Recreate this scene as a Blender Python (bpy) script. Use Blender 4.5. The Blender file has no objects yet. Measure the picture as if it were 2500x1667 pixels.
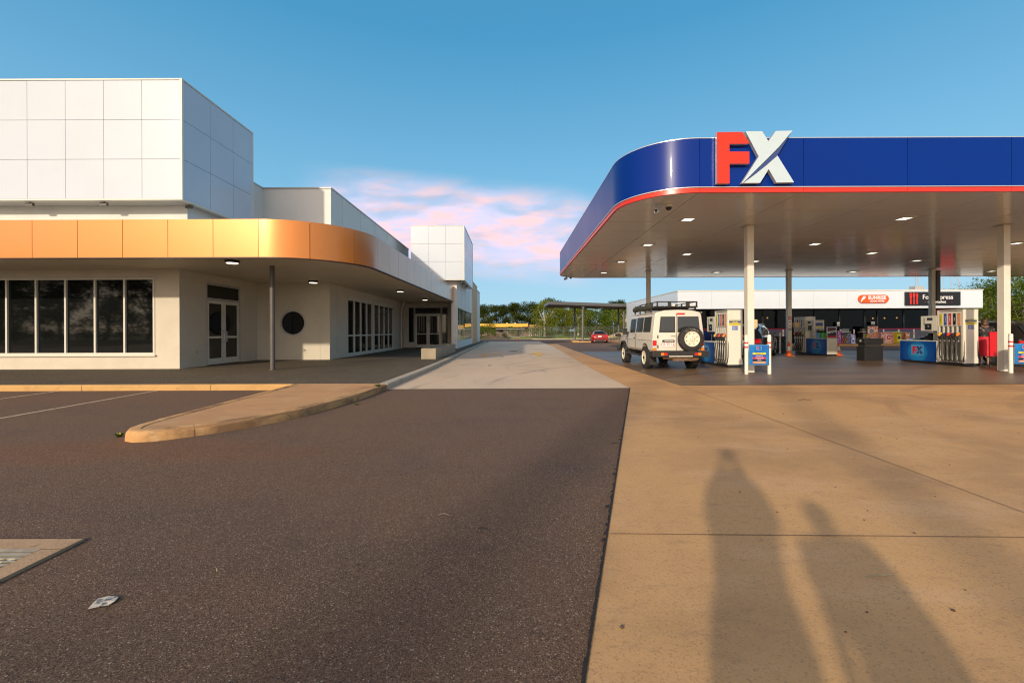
import bpy, bmesh, math, random
from mathutils import Vector, Matrix
rnd = random.Random(7)
SC = bpy.context.scene
COL = SC.collection
R = math.radians

# ------------------------------------------------------------------ camera
F, H, YH, ROLL = 1052.0, 1.35, 808.0, 0.004
cam = bpy.data.cameras.new("camera"); cam.sensor_width = 36; cam.lens = 36*F/2500
cam.shift_y = -(833.5-YH)/2500; cam.clip_start = .05; cam.clip_end = 2000
camo = bpy.data.objects.new("camera", cam); COL.objects.link(camo)
camo.matrix_world = Matrix.Translation((0, 0, H)) @ Matrix.Rotation(math.pi/2, 4, 'X') @ Matrix.Rotation(-ROLL, 4, 'Z')
SC.camera = camo

# ------------------------------------------------------------------ sun and sky
AZ, EL = R(24.5), R(19.5)
sl = bpy.data.lights.new("sun", 'SUN'); sl.energy = 2.6; sl.angle = R(1.3); sl.color = (1, .84, .64)
so = bpy.data.objects.new("sun", sl); COL.objects.link(so)
trav = Vector((math.sin(AZ)*math.cos(EL), math.cos(AZ)*math.cos(EL), -math.sin(EL)))
so.rotation_euler = trav.to_track_quat('-Z', 'Y').to_euler()
W = bpy.data.worlds.new("World"); SC.world = W; W.use_nodes = True
wn, wl = W.node_tree.nodes, W.node_tree.links
for n in list(wn): wn.remove(n)
def N(nt, t, **kw):
    n = nt.nodes.new(t)
    for k, v in kw.items():
        if k.startswith('i_'): n.inputs[k[2:].replace('_', ' ')].default_value = v
        else: setattr(n, k, v)
    return n
def math_node(nt, op, a, b=None, clamp=False):
    n = nt.nodes.new('ShaderNodeMath'); n.operation = op; n.use_clamp = clamp
    for i, x in enumerate((a, b)):
        if x is None: continue
        if isinstance(x, (int, float)): n.inputs[i].default_value = x
        else: nt.links.new(x, n.inputs[i])
    return n.outputs[0]
def smooth(nt, val, a, b):
    n = nt.nodes.new('ShaderNodeMapRange'); n.interpolation_type = 'SMOOTHSTEP'
    n.inputs[1].default_value = a; n.inputs[2].default_value = b
    nt.links.new(val, n.inputs[0]); return n.outputs[0]
def build_world():
    nt = W.node_tree
    sky = N(nt, 'ShaderNodeTexSky', sky_type='NISHITA', sun_disc=False, sun_elevation=EL, sun_rotation=math.pi+AZ,
            air_density=1.0, dust_density=0.6, ozone_density=2.5, altitude=0)
    tint = N(nt, 'ShaderNodeMix', data_type='RGBA', blend_type='MULTIPLY'); tint.inputs[0].default_value = 1
    tint.inputs[7].default_value = (.62, 1.0, .99, 1); nt.links.new(sky.outputs[0], tint.inputs[6])
    tc = N(nt, 'ShaderNodeTexCoord'); sep = N(nt, 'ShaderNodeSeparateXYZ'); nt.links.new(tc.outputs['Generated'], sep.inputs[0])
    ymax = math_node(nt, 'MAXIMUM', sep.outputs[1], .02)
    u = math_node(nt, 'DIVIDE', sep.outputs[0], ymax); v = math_node(nt, 'DIVIDE', sep.outputs[2], ymax)
    # paler towards the horizon, plus an added warm glow around the sun as soft fill light
    el = sep.outputs[2]
    cr = nt.nodes.new('ShaderNodeValToRGB'); nt.links.new(math_node(nt, 'MAXIMUM', el, 0), cr.inputs[0]); e = cr.color_ramp.elements
    k = .1; e[0].position = 0; e[0].color = (2.45*k, 3.45*k, 4.5*k, 1); e[1].position = 1; e[1].color = (.2*k, 1.3*k, 2.6*k, 1)
    for p, c_ in ((.14, (2.0, 3.3, 4.6)), (.30, (1.2, 2.9, 4.35)), (.56, (.42, 1.95, 3.5))): x = e.new(p); x.color = (c_[0]*k, c_[1]*k, c_[2]*k, 1)
    sc_ = N(nt, 'ShaderNodeMix', data_type='RGBA', blend_type='MULTIPLY'); sc_.inputs[0].default_value = 1; sc_.inputs[7].default_value = (10, 10, 10, 1); nt.links.new(cr.outputs[0], sc_.inputs[6])
    hzm0 = N(nt, 'ShaderNodeMix', data_type='RGBA'); hzm0.inputs[0].default_value = .84; nt.links.new(tint.outputs[2], hzm0.inputs[6]); nt.links.new(sc_.outputs[2], hzm0.inputs[7])
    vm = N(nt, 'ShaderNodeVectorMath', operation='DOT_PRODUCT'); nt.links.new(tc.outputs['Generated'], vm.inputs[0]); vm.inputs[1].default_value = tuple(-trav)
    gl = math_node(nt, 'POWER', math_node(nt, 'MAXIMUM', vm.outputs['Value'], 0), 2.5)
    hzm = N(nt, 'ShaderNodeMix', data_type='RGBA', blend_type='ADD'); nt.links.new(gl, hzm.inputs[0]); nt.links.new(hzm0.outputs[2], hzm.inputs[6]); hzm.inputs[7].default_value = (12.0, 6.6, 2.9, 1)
    # clouds, a bank ahead of the camera low in the sky
    comb = N(nt, 'ShaderNodeCombineXYZ'); nt.links.new(u, comb.inputs[0]); nt.links.new(math_node(nt, 'MULTIPLY', v, 3.4), comb.inputs[1])
    tilt = math_node(nt, 'ADD', v, math_node(nt, 'MULTIPLY', u, .10))
    n1 = N(nt, 'ShaderNodeTexNoise', i_Scale=4.4, i_Detail=8, i_Roughness=.50, i_Distortion=.25); nt.links.new(comb.outputs[0], n1.inputs['Vector'])
    c = smooth(nt, n1.outputs[0], .34, .60)
    def band(val, a, b, c_, d):
        return math_node(nt, 'MULTIPLY', smooth(nt, val, a, b), smooth(nt, val, d, c_))
    m = math_node(nt, 'MULTIPLY', band(u, -.52, -.34, .12, .24), band(tilt, .10, .18, .27, .36))
    c = math_node(nt, 'MULTIPLY', math_node(nt, 'ADD', math_node(nt, 'MULTIPLY', c, .74), .40), m, True)
    n2 = N(nt, 'ShaderNodeTexNoise', i_Scale=9, i_Detail=6, i_Roughness=.6); nt.links.new(comb.outputs[0], n2.inputs['Vector'])
    cc = N(nt, 'ShaderNodeMix', data_type='RGBA'); nt.links.new(smooth(nt, n2.outputs[0], .4, .65), cc.inputs[0])
    cc.inputs[6].default_value = (4.6, 4.4, 5.8, 1); cc.inputs[7].default_value = (6.5, 4.3, 4.4, 1)
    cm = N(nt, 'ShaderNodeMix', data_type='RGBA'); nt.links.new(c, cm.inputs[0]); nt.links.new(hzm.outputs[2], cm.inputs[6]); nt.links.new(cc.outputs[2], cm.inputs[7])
    # sky below the horizon stays dim
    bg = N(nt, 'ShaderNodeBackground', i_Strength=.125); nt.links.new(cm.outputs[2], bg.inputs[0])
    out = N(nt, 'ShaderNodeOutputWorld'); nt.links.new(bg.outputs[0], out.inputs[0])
build_world()
SC.view_settings.view_transform = 'Standard'; SC.view_settings.look = 'None'
SC.view_settings.gamma = 1; SC.view_settings.exposure = 0.50
SC.cycles.filter_width = 1.15; SC.cycles.max_bounces = 8; SC.cycles.transparent_max_bounces = 12

# ------------------------------------------------------------------ helpers
def G(x, y, z=0.0):                # a picture point (2500 wide) on the level z -> world
    u, v = x-1250, y-YH+ROLL*(x-1250)
    Y = (H-z)*F/v; return (u*Y/F, Y)
def lin(c):
    return tuple(((x/255)/12.92 if x/255 <= .04045 else ((x/255+.055)/1.055)**2.4) for x in c)+(1,)

def mat(name, col, rough=.6, metal=0, var=.12, scale=3.0, bump=0.0, bscale=60.0, spec=.5, emit=None, estr=1, coat=0, stretch=None, col2=None, thr=(.4, .65), detail=5):
    m = bpy.data.materials.new(name); m.use_nodes = True; nt = m.node_tree; b = nt.nodes['Principled BSDF']
    if len(col) == 3: col = tuple(col)+(1,)
    b.inputs['Roughness'].default_value = rough; b.inputs['Metallic'].default_value = metal
    b.inputs['Specular IOR Level'].default_value = spec; b.inputs['Coat Weight'].default_value = coat; b.inputs['Coat Roughness'].default_value = .05
    tc = N(nt, 'ShaderNodeTexCoord'); mp = N(nt, 'ShaderNodeMapping'); nt.links.new(tc.outputs['Object'], mp.inputs[0])
    if stretch: mp.inputs['Scale'].default_value = stretch
    b.inputs['Base Color'].default_value = col
    if var > 0:
        n = N(nt, 'ShaderNodeTexNoise', i_Scale=scale, i_Detail=detail, i_Roughness=.6); nt.links.new(mp.outputs[0], n.inputs['Vector'])
        mx = N(nt, 'ShaderNodeMix', data_type='RGBA'); nt.links.new(smooth(nt, n.outputs[0], *thr), mx.inputs[0])
        mx.inputs[6].default_value = col
        if col2 is None: col2 = tuple(c*(1-var) for c in col[:3])+(1,)
        elif len(col2) == 3: col2 = tuple(col2)+(1,)
        mx.inputs[7].default_value = col2; nt.links.new(mx.outputs[2], b.inputs['Base Color'])
        r2 = N(nt, 'ShaderNodeMapRange'); nt.links.new(n.outputs[0], r2.inputs[0]); r2.inputs[3].default_value = rough*.85; r2.inputs[4].default_value = min(1, rough*1.15)
        nt.links.new(r2.outputs[0], b.inputs['Roughness'])
    if bump > 0:
        n3 = N(nt, 'ShaderNodeTexNoise', i_Scale=bscale, i_Detail=4); nt.links.new(tc.outputs['Object'], n3.inputs['Vector'])
        bp = N(nt, 'ShaderNodeBump', i_Strength=bump, i_Distance=.02); nt.links.new(n3.outputs[0], bp.inputs['Height']); nt.links.new(bp.outputs[0], b.inputs['Normal'])
    if emit:
        b.inputs['Emission Color'].default_value = tuple(emit)+(1,); b.inputs['Emission Strength'].default_value = estr
    return m

def ground_mat(name, base, layers, rough=.85, speck=None, bump=.3, bscale=90, dust=None, spec=.3, arcs=()):
    """base colour, then soft blotch layers (colour, scale, stretch, lo, hi, amount), grains, dust patches with a place of their own"""
    m = bpy.data.materials.new(name); m.use_nodes = True; nt = m.node_tree; b = nt.nodes['Principled BSDF']
    b.inputs['Roughness'].default_value = rough; b.inputs['Specular IOR Level'].default_value = spec
    geo = N(nt, 'ShaderNodeNewGeometry'); cur = None
    rgb = N(nt, 'ShaderNodeRGB'); rgb.outputs[0].default_value = tuple(base)+(1,); cur = rgb.outputs[0]
    def mixin(fac, col):
        nonlocal cur
        mx = N(nt, 'ShaderNodeMix', data_type='RGBA'); nt.links.new(fac, mx.inputs[0]); nt.links.new(cur, mx.inputs[6])
        mx.inputs[7].default_value = tuple(col)+(1,); cur = mx.outputs[2]
    for i, (col, sc, st, lo, hi, am) in enumerate(layers):
        mp = N(nt, 'ShaderNodeMapping'); nt.links.new(geo.outputs['Position'], mp.inputs[0]); mp.inputs['Scale'].default_value = st; mp.inputs['Location'].default_value = (i*7.3, i*3.1, 0)
        n = N(nt, 'ShaderNodeTexNoise', i_Scale=sc, i_Detail=6, i_Roughness=.6, i_Distortion=.3); nt.links.new(mp.outputs[0], n.inputs['Vector'])
        mixin(math_node(nt, 'MULTIPLY', smooth(nt, n.outputs[0], lo, hi), am), col)
    if dust:
        sep = N(nt, 'ShaderNodeSeparateXYZ'); nt.links.new(geo.outputs['Position'], sep.inputs[0])
        for (cx, cy, rx, ry, col, am) in dust:
            dx = math_node(nt, 'DIVIDE', math_node(nt, 'SUBTRACT', sep.outputs[0], cx), rx); dy = math_node(nt, 'DIVIDE', math_node(nt, 'SUBTRACT', sep.outputs[1], cy), ry)
            d = math_node(nt, 'ADD', math_node(nt, 'MULTIPLY', dx, dx), math_node(nt, 'MULTIPLY', dy, dy))
            n = N(nt, 'ShaderNodeTexNoise', i_Scale=1.6, i_Detail=5); nt.links.new(geo.outputs['Position'], n.inputs['Vector'])
            d = math_node(nt, 'ADD', d, math_node(nt, 'MULTIPLY', math_node(nt, 'SUBTRACT', n.outputs[0], .5), 1.6))
            mixin(math_node(nt, 'MULTIPLY', smooth(nt, d, 1.0, .0), am), col)
    for (cx, cy, r0, w_, col, am) in arcs:
        sp2 = N(nt, 'ShaderNodeSeparateXYZ'); nt.links.new(geo.outputs['Position'], sp2.inputs[0])
        dx = math_node(nt, 'SUBTRACT', sp2.outputs[0], cx); dy = math_node(nt, 'SUBTRACT', sp2.outputs[1], cy)
        d = math_node(nt, 'SQRT', math_node(nt, 'ADD', math_node(nt, 'MULTIPLY', dx, dx), math_node(nt, 'MULTIPLY', dy, dy)))
        f_ = smooth(nt, math_node(nt, 'ABSOLUTE', math_node(nt, 'SUBTRACT', d, r0)), w_, w_*.4)
        n = N(nt, 'ShaderNodeTexNoise', i_Scale=.55, i_Detail=5); nt.links.new(geo.outputs['Position'], n.inputs['Vector'])
        mixin(math_node(nt, 'MULTIPLY', math_node(nt, 'MULTIPLY', f_, smooth(nt, n.outputs[0], .42, .62)), am), col)
    hs = None
    if speck:
        for (sc, lo, hi, col, am) in speck:
            vo = N(nt, 'ShaderNodeTexVoronoi', i_Scale=sc); nt.links.new(geo.outputs['Position'], vo.inputs['Vector'])
            sp = N(nt, 'ShaderNodeSeparateColor'); nt.links.new(vo.outputs['Color'], sp.inputs[0])
            mixin(math_node(nt, 'MULTIPLY', smooth(nt, sp.outputs[0], lo, hi), am), col)
            hs = vo.outputs['Distance']
    nt.links.new(cur, b.inputs['Base Color'])
    n3 = N(nt, 'ShaderNodeTexNoise', i_Scale=bscale, i_Detail=4, i_Roughness=.7); nt.links.new(geo.outputs['Position'], n3.inputs['Vector'])
    bp = N(nt, 'ShaderNodeBump', i_Strength=bump, i_Distance=.01); nt.links.new(n3.outputs[0], bp.inputs['Height']); nt.links.new(bp.outputs[0], b.inputs['Normal'])
    return m

class MB:
    def __init__(s): s.v = []; s.f = []; s.m = []
    def poly(s, pts, mi=0):
        k = len(s.v); s.v += [tuple(p) for p in pts]; s.f.append(list(range(k, k+len(pts)))); s.m.append(mi)
    def box(s, x0, x1, y0, y1, z0, z1, mi=0, M=None):
        x0, x1 = min(x0, x1), max(x0, x1); y0, y1 = min(y0, y1), max(y0, y1); z0, z1 = min(z0, z1), max(z0, z1)
        k = len(s.v); c = [(x, y, z) for z in (z0, z1) for y in (y0, y1) for x in (x0, x1)]
        if M: c = [tuple(M @ Vector(p)) for p in c]
        s.v += c
        for q in ((0, 2, 3, 1), (4, 5, 7, 6), (0, 1, 5, 4), (2, 6, 7, 3), (0, 4, 6, 2), (1, 3, 7, 5)):
            s.f.append([k+i for i in q]); s.m.append(mi)
    def prism(s, pts, O, U, V, D, mi=0, mside=None):
        """2-d outline pts in the plane (O,U,V), pushed along D"""
        O, U, V, D = map(Vector, (O, U, V, D)); a = [O+U*p[0]+V*p[1] for p in pts]; b = [p+D for p in a]; n = len(pts); k = len(s.v)
        s.v += [tuple(p) for p in a+b]; s.f.append(list(range(k, k+n))[::-1]); s.f.append(list(range(k+n, k+2*n))); s.m += [mi, mi]
        for i in range(n):
            j = (i+1) % n; s.f.append([k+i, k+j, k+n+j, k+n+i]); s.m.append(mi if mside is None else mside)
    def slab(s, pts, z0, z1, mi=0): s.prism(pts, (0, 0, z0), (1, 0, 0), (0, 1, 0), (0, 0, z1-z0), mi)
    def tube(s, P, r, n=8, mi=0, cap=True):
        P = [Vector(p) for p in P]; rr = r if isinstance(r, (list, tuple)) else [r]*len(P); k = len(s.v); prev = None
        for i, p in enumerate(P):
            t = (P[min(i+1, len(P)-1)]-P[max(i-1, 0)]).normalized()
            if prev is None: a = t.orthogonal().normalized()
            else: a = (prev-t*prev.dot(t)); a = a.normalized() if a.length > 1e-6 else t.orthogonal().normalized()
            prev = a; b = t.cross(a)
            for j in range(n):
                an = 2*math.pi*j/n; s.v.append(tuple(p+(a*math.cos(an)+b*math.sin(an))*rr[i]))
        for i in range(len(P)-1):
            for j in range(n):
                q = (j+1) % n; s.f.append([k+i*n+j, k+i*n+q, k+(i+1)*n+q, k+(i+1)*n+j]); s.m.append(mi)
        if cap:
            s.f.append([k+j for j in range(n)][::-1]); s.f.append([k+(len(P)-1)*n+j for j in range(n)]); s.m += [mi, mi]
    def lathe(s, prof, c=(0, 0, 0), n=20, mi=0, axis='Z', caps=True):
        """prof: (radius, height) list"""
        k = len(s.v)
        for (r, h) in prof:
            for j in range(n):
                an = 2*math.pi*j/n; a, b = r*math.cos(an), r*math.sin(an)
                p = {'Z': (a, b, h), 'X': (h, a, b), 'Y': (a, h, b)}[axis]; s.v.append((c[0]+p[0], c[1]+p[1], c[2]+p[2]))
        for i in range(len(prof)-1):
            for j in range(n):
                q = (j+1) % n; s.f.append([k+i*n+j, k+i*n+q, k+(i+1)*n+q, k+(i+1)*n+j]); s.m.append(mi)
        if caps: s.f.append([k+j for j in range(n)][::-1]); s.f.append([k+(len(prof)-1)*n+j for j in range(n)]); s.m += [mi, mi]
    def ball(s, c, r, n=12, mi=0, sc=(1, 1, 1)):
        pr = [(max(1e-4, math.sin(math.pi*i/n)), -math.cos(math.pi*i/n)) for i in range(n+1)]; k = len(s.v); s.lathe(pr, (0, 0, 0), n*2, mi)
        for i in range(k, len(s.v)): p = s.v[i]; s.v[i] = (c[0]+p[0]*r*sc[0], c[1]+p[1]*r*sc[1], c[2]+p[2]*r*sc[2])
    def build(s, name, mats, parent=None, smooth=False, bevel=0, off=None, recalc=True):
        if off is None and parent is not None: off = parent.get('_o', None)
        me = bpy.data.meshes.new(name)
        vs = [(x-off[0], y-off[1], z-off[2]) for (x, y, z) in s.v] if off is not None else s.v
        me.from_pydata(vs, [], s.f)
        if not isinstance(mats, (list, tuple)): mats = [mats]
        for m in mats: me.materials.append(m)
        for p, mi in zip(me.polygons, s.m): p.material_index = mi
        if recalc or bevel:
            bm = bmesh.new(); bm.from_mesh(me)
            if bevel or smooth: bmesh.ops.remove_doubles(bm, verts=bm.verts, dist=1e-5)
            if bevel:
                bmesh.ops.bevel(bm, geom=[e for e in bm.edges if len(e.link_faces) == 2 and e.calc_face_angle(0) > .5], offset=bevel, segments=2, profile=.5, affect='EDGES')
            if recalc: bmesh.ops.recalc_face_normals(bm, faces=bm.faces)
            bm.to_mesh(me); bm.free()
        if smooth:
            me.polygons.foreach_set('use_smooth', [True]*len(me.polygons)); me.set_sharp_from_angle(angle=R(38))
        o = bpy.data.objects.new(name, me); COL.objects.link(o)
        if parent is not None:
            o.parent = parent
            if '_o' in parent: o['_o'] = parent['_o']
        return o
def tag(o, label=None, cat=None, group=None, kind=None):
    if label: o['label'] = label
    if cat: o['category'] = cat
    if group: o['group'] = group
    if kind: o['kind'] = kind
    return o
def thing(name, label, cat, loc=(0, 0, 0), rz=0, group=None, world=False):
    """world=True: parts are written in world coordinates and shifted to the thing's base"""
    o = bpy.data.objects.new(name, None); COL.objects.link(o); o.location = loc; o.rotation_euler = (0, 0, rz); o.empty_display_size = .3
    if world: o['_o'] = list(loc)
    return tag(o, label, cat, group)
def struct(mb, name, m, **kw):
    return tag(mb.build(name, m, **kw), kind='structure')
def dup(o, loc=None, rz=None, label=None, sc=None, parent=None):
    c = o.copy(); COL.objects.link(c); c.parent = parent
    for ch in o.children: dup(ch, parent=c)
    if loc is not None: c.location = loc
    if rz is not None: c.rotation_euler[2] = rz
    if sc is not None: c.scale = (sc, sc, sc) if isinstance(sc, (int, float)) else sc
    if label: c['label'] = label
    return c
def text(body, size, O, U, V, m, parent, name='lettering', depth=.003, align='CENTER', bold=0.0, xs=1.0):
    cu = bpy.data.curves.new('t', 'FONT'); cu.body = body; cu.size = size; cu.align_x = align; cu.align_y = 'CENTER'; cu.extrude = depth; cu.offset = bold; cu.resolution_u = 3
    ob = bpy.data.objects.new('t', cu); COL.objects.link(ob); dg = bpy.context.evaluated_depsgraph_get()
    me = bpy.data.meshes.new_from_object(ob.evaluated_get(dg)); bpy.data.objects.remove(ob); me.name = name
    O, U, V = Vector(O), Vector(U).normalized(), Vector(V).normalized(); Nn = U.cross(V)
    for v in me.vertices: v.co = O+U*(v.co.x*xs)+V*v.co.y+Nn*v.co.z
    me.materials.clear(); me.materials.append(m)
    if parent is not None and '_o' in parent:
        for v in me.vertices: v.co -= Vector(parent['_o'])
    o = bpy.data.objects.new(name, me); COL.objects.link(o); o.parent = parent; return o
def boolcut(o, cutters):
    """cuts MB solids out of object o"""
    for mb in cutters:
        c = mb.build('cut', o.data.materials[0], off=(0, 0, 0)); c.parent = o.parent; md = o.modifiers.new('b', 'BOOLEAN'); md.object = c; md.operation = 'DIFFERENCE'; md.solver = 'EXACT'
        dg = bpy.context.evaluated_depsgraph_get(); me = bpy.data.meshes.new_from_object(o.evaluated_get(dg)); o.modifiers.clear(); o.data = me; bpy.data.objects.remove(c)

# ------------------------------------------------------------------ materials
M_white = mat('white_panel', (.50, .57, .65), .24, var=.03, scale=.7, spec=.5)
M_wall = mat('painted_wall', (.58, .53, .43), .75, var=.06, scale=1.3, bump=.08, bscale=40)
M_wallw = mat('wing_wall', (.70, .70, .67), .6, var=.05, scale=.9)
M_par = mat('parapet_wall', (.66, .66, .62), .7, var=.05, scale=.8, bump=.05)
M_trim = mat('pale_trim', (.66, .65, .58), .5, var=.04)
M_bronze = mat('bronze_panel', (.60, .20, .018), .36, metal=.30, var=.04, scale=.6, spec=.6, coat=.7)
M_bronze.node_tree.nodes['Principled BSDF'].inputs['Coat Roughness'].default_value = .16
M_dark = mat('dark_gap', (.03, .02, .018), .8, var=0)
M_soff = mat('soffit_board', (.62, .55, .43), .55, var=.05, scale=.8)
M_glass = mat('dark_glass', (.006, .007, .007), .03, var=0, spec=.5)
M_frame = mat('pale_frame', (.62, .60, .52), .4, var=.04)
M_frame2 = mat('grey_frame', (.42, .42, .40), .4, var=.04)
M_steel = mat('brushed_steel', (.55, .55, .54), .3, metal=.9, var=.06)
M_pole = mat('charcoal_pole', (.10, .09, .08), .45, var=.15)
M_black = mat('black_plastic', (.02, .02, .02), .45, var=.2)
M_rubber = mat('rubber', (.025, .024, .023), .8, var=.2, bump=.2)
M_lamp = mat('lit_lamp', (.9, .85, .7), .5, var=0, emit=(1, .86, .6), estr=2.2)
M_lampw = mat('lit_downlight', (.9, .9, .85), .5, var=0, emit=(1, .95, .78), estr=1.3)
M_blue = mat('blue_panel', (.0004, .024, .215), .30, metal=.0, var=.05, scale=.4, spec=.13, coat=.05)
M_red = mat('red_band', (.60, .028, .010), .3, var=.05, spec=.5)
M_fred = mat('red_letter', (.62, .028, .005), .16, var=.03, spec=.4, coat=.1)
M_fwhite = mat('white_letter', (.54, .66, .70), .22, metal=.25, var=.02)
M_fret = mat('silver_return', (.55, .55, .56), .3, metal=.4, var=.04)
M_navy = mat('navy_paint', (.03, .06, .20), .25, var=.04)
M_csoff = mat('canopy_soffit', (.70, .68, .64), .13, var=.05, scale=.5, spec=.9)
M_col = mat('column_paint', (.72, .70, .62), .45, var=.06, scale=1.5)
M_cream = mat('pump_panel', (.74, .72, .63), .35, var=.05, scale=2)
M_yel = mat('yellow_sticker', (.72, .60, .02), .4, var=.04)
M_sblue = mat('blue_sticker', (.012, .055, .33), .4, var=.04)
M_sred = mat('red_sticker', (.60, .012, .02), .4, var=.04)
M_org = mat('orange_sticker', (.72, .22, .03), .4, var=.04)
M_blk = mat('black_sticker', (.01, .01, .01), .4, var=0)
M_txtw = mat('white_print', (.82, .82, .82), .5, var=0)
M_txty = mat('yellow_print', (.8, .7, .03), .5, var=0)
M_txtk = mat('black_print', (.015, .015, .02), .5, var=0)
M_cream2 = mat('grey_casing', (.55, .54, .50), .45, var=.06)

def radial_blue():
    m = bpy.data.materials.new('printed_blue_panel'); m.use_nodes = True; nt = m.node_tree; b = nt.nodes['Principled BSDF']; b.inputs['Roughness'].default_value = .25
    g = N(nt, 'ShaderNodeTexCoord'); sep = N(nt, 'ShaderNodeSeparateXYZ'); nt.links.new(g.outputs['Generated'], sep.inputs[0])
    dy = math_node(nt, 'MULTIPLY', math_node(nt, 'SUBTRACT', sep.outputs[1], .5), 1.9); dz = math_node(nt, 'SUBTRACT', sep.outputs[2], .45)
    d = math_node(nt, 'SQRT', math_node(nt, 'ADD', math_node(nt, 'MULTIPLY', dy, dy), math_node(nt, 'MULTIPLY', dz, dz)))
    cr = nt.nodes.new('ShaderNodeValToRGB'); nt.links.new(d, cr.inputs[0]); e = cr.color_ramp.elements
    e[0].position = 0; e[0].color = (.015, .30, .60, 1); e[1].position = .9; e[1].color = (.004, .05, .26, 1)
    x = e.new(.50); x.color = (.01, .16, .45, 1); x = e.new(.53); x.color = (.006, .085, .34, 1)
    nt.links.new(cr.outputs[0], b.inputs['Base Color']); return m
M_pblue = radial_blue()
M_glow = mat('pale_glow_print', (.07, .30, .60), .5, var=0)

# ------------------------------------------------------------------ the ground
A_asph = ground_mat('asphalt', (.155, .092, .055), [((.165, .098, .060), .35, (1, 1, 1), .45, .7, .55), ((.085, .064, .052), .9, (1, 1, 1), .5, .75, .5), ((.08, .060, .05), .28, (1, 3.2, 1), .5, .72, .55)],
    speck=[(165, .55, .95, (.25, .165, .115), .8), (260, .0, .30, (.03, .022, .018), 0.0), (190, .55, .9, (.042, .028, .022), .8), (170, .955, .985, (.44, .34, .25), .8)], bump=1.0, bscale=130,
    dust=[(-4.6, 4.9, 3.2, .65, (.20, .085, .033), .75), (-2.2, 7.3, 1.3, 2.2, (.19, .10, .055), .5), (-1.6, 9.5, 3.4, .9, (.18, .10, .06), .4)])
A_far = ground_mat('far_asphalt', (.16, .095, .062), [((.10, .066, .05), .25, (1, .4, 1), .42, .68, .7), ((.24, .13, .07), .5, (1, 1, 1), .55, .75, .5)], speck=[(90, .6, 1, (.22, .16, .12), .4)])
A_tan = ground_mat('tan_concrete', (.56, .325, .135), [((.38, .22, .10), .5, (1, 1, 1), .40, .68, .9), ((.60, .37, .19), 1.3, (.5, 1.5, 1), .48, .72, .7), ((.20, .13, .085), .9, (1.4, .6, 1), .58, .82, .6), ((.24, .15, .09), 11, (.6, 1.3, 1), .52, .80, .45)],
    arcs=[(14, 2, 7.6, .13, (.30, .17, .085), .45), (14, 2, 9.2, .13, (.30, .17, .085), .4)],
    speck=[(120, .75, 1, (.30, .17, .085), .55), (210, .8, 1, (.55, .36, .20), .5)], bump=.22, bscale=70, rough=.7)
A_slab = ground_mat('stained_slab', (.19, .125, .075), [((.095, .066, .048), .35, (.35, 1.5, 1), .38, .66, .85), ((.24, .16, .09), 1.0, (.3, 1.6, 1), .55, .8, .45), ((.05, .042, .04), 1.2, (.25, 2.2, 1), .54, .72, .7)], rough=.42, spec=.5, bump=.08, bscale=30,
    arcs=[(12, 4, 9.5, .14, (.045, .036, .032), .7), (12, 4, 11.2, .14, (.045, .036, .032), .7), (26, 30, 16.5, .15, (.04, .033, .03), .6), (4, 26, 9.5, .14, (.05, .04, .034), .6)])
A_grey = ground_mat('grey_concrete', (.60, .47, .33), [((.48, .38, .27), .5, (1, .35, 1), .42, .7, .7), ((.26, .235, .20), .8, (1.6, .35, 1), .60, .78, .6), ((.55, .52, .44), 3, (1, 1, 1), .5, .75, .4)],
    speck=[(80, .8, 1, (.30, .27, .22), .4)], bump=.15, rough=.75,
    arcs=[(9.5, 9, 10.3, .12, (.26, .22, .18), .6), (9.5, 9, 11.9, .12, (.26, .22, .18), .5), (-9, 22, 8.5, .11, (.25, .21, .17), .6), (-9, 22, 10.1, .11, (.25, .21, .17), .5), (6, 26, 6.2, .13, (.22, .19, .16), .6), (6, 26, 7.8, .13, (.22, .19, .16), .5), (1.5, 17, 2.4, .10, (.24, .2, .17), .6), (20, 30, 19.5, .14, (.25, .21, .17), .5)])
A_foot = ground_mat('aggregate_footpath', (.075, .062, .044), [((.11, .09, .06), .8, (1, 1, 1), .45, .7, .6), ((.045, .038, .03), .4, (1, 2, 1), .5, .7, .6)],
    speck=[(55, .62, .9, (.20, .165, .11), .7), (75, .0, .3, (.03, .025, .02), 0.0)], bump=.8, bscale=60)
A_kerb = ground_mat('ochre_kerb', (.52, .32, .12), [((.42, .24, .09), 2.2, (1, 1, 1), .45, .7, .7), ((.30, .19, .10), 6, (1, 1, 2), .58, .75, .6)], bump=.3, bscale=40)
A_isl = ground_mat('tan_island', (.50, .28, .13), [((.33, .19, .10), .9, (.6, 1.2, 1), .45, .7, .7), ((.56, .37, .20), 1.6, (1, .6, 1), .5, .75, .6), ((.15, .10, .07), 1.8, (1, 1.6, 1), .62, .76, .7)],
    speck=[(120, .75, 1, (.28, .18, .11), .4)], bump=.25, bscale=60)
A_islk = ground_mat('tan_island_kerb', (.50, .29, .12), [((.20, .115, .06), 1.6, (1, 1, 1), .44, .62, .85), ((.56, .38, .20), 5, (1, 1, 1), .5, .7, .6), ((.10, .07, .045), 9, (1, 1, 2), .58, .74, .8)], bump=.7, bscale=32)
A_gkerb = ground_mat('grey_kerb', (.40, .36, .29), [((.27, .24, .19), 2, (1, 1, 1), .45, .7, .7), ((.15, .13, .10), 6, (1, 1, 2), .6, .75, .5)], bump=.35, bscale=40)
A_dirt = ground_mat('grass_verge', (.085, .12, .030), [((.26, .15, .07), .10, (1, 1, 1), .55, .66, .9), ((.14, .20, .04), .6, (1, 1, 1), .45, .7, .7)], bump=1, bscale=6)
M_line = mat('worn_paint_line', (.50, .40, .26), .7, var=1, scale=14, col2=(.16, .105, .07), thr=(.50, .66))
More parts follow.
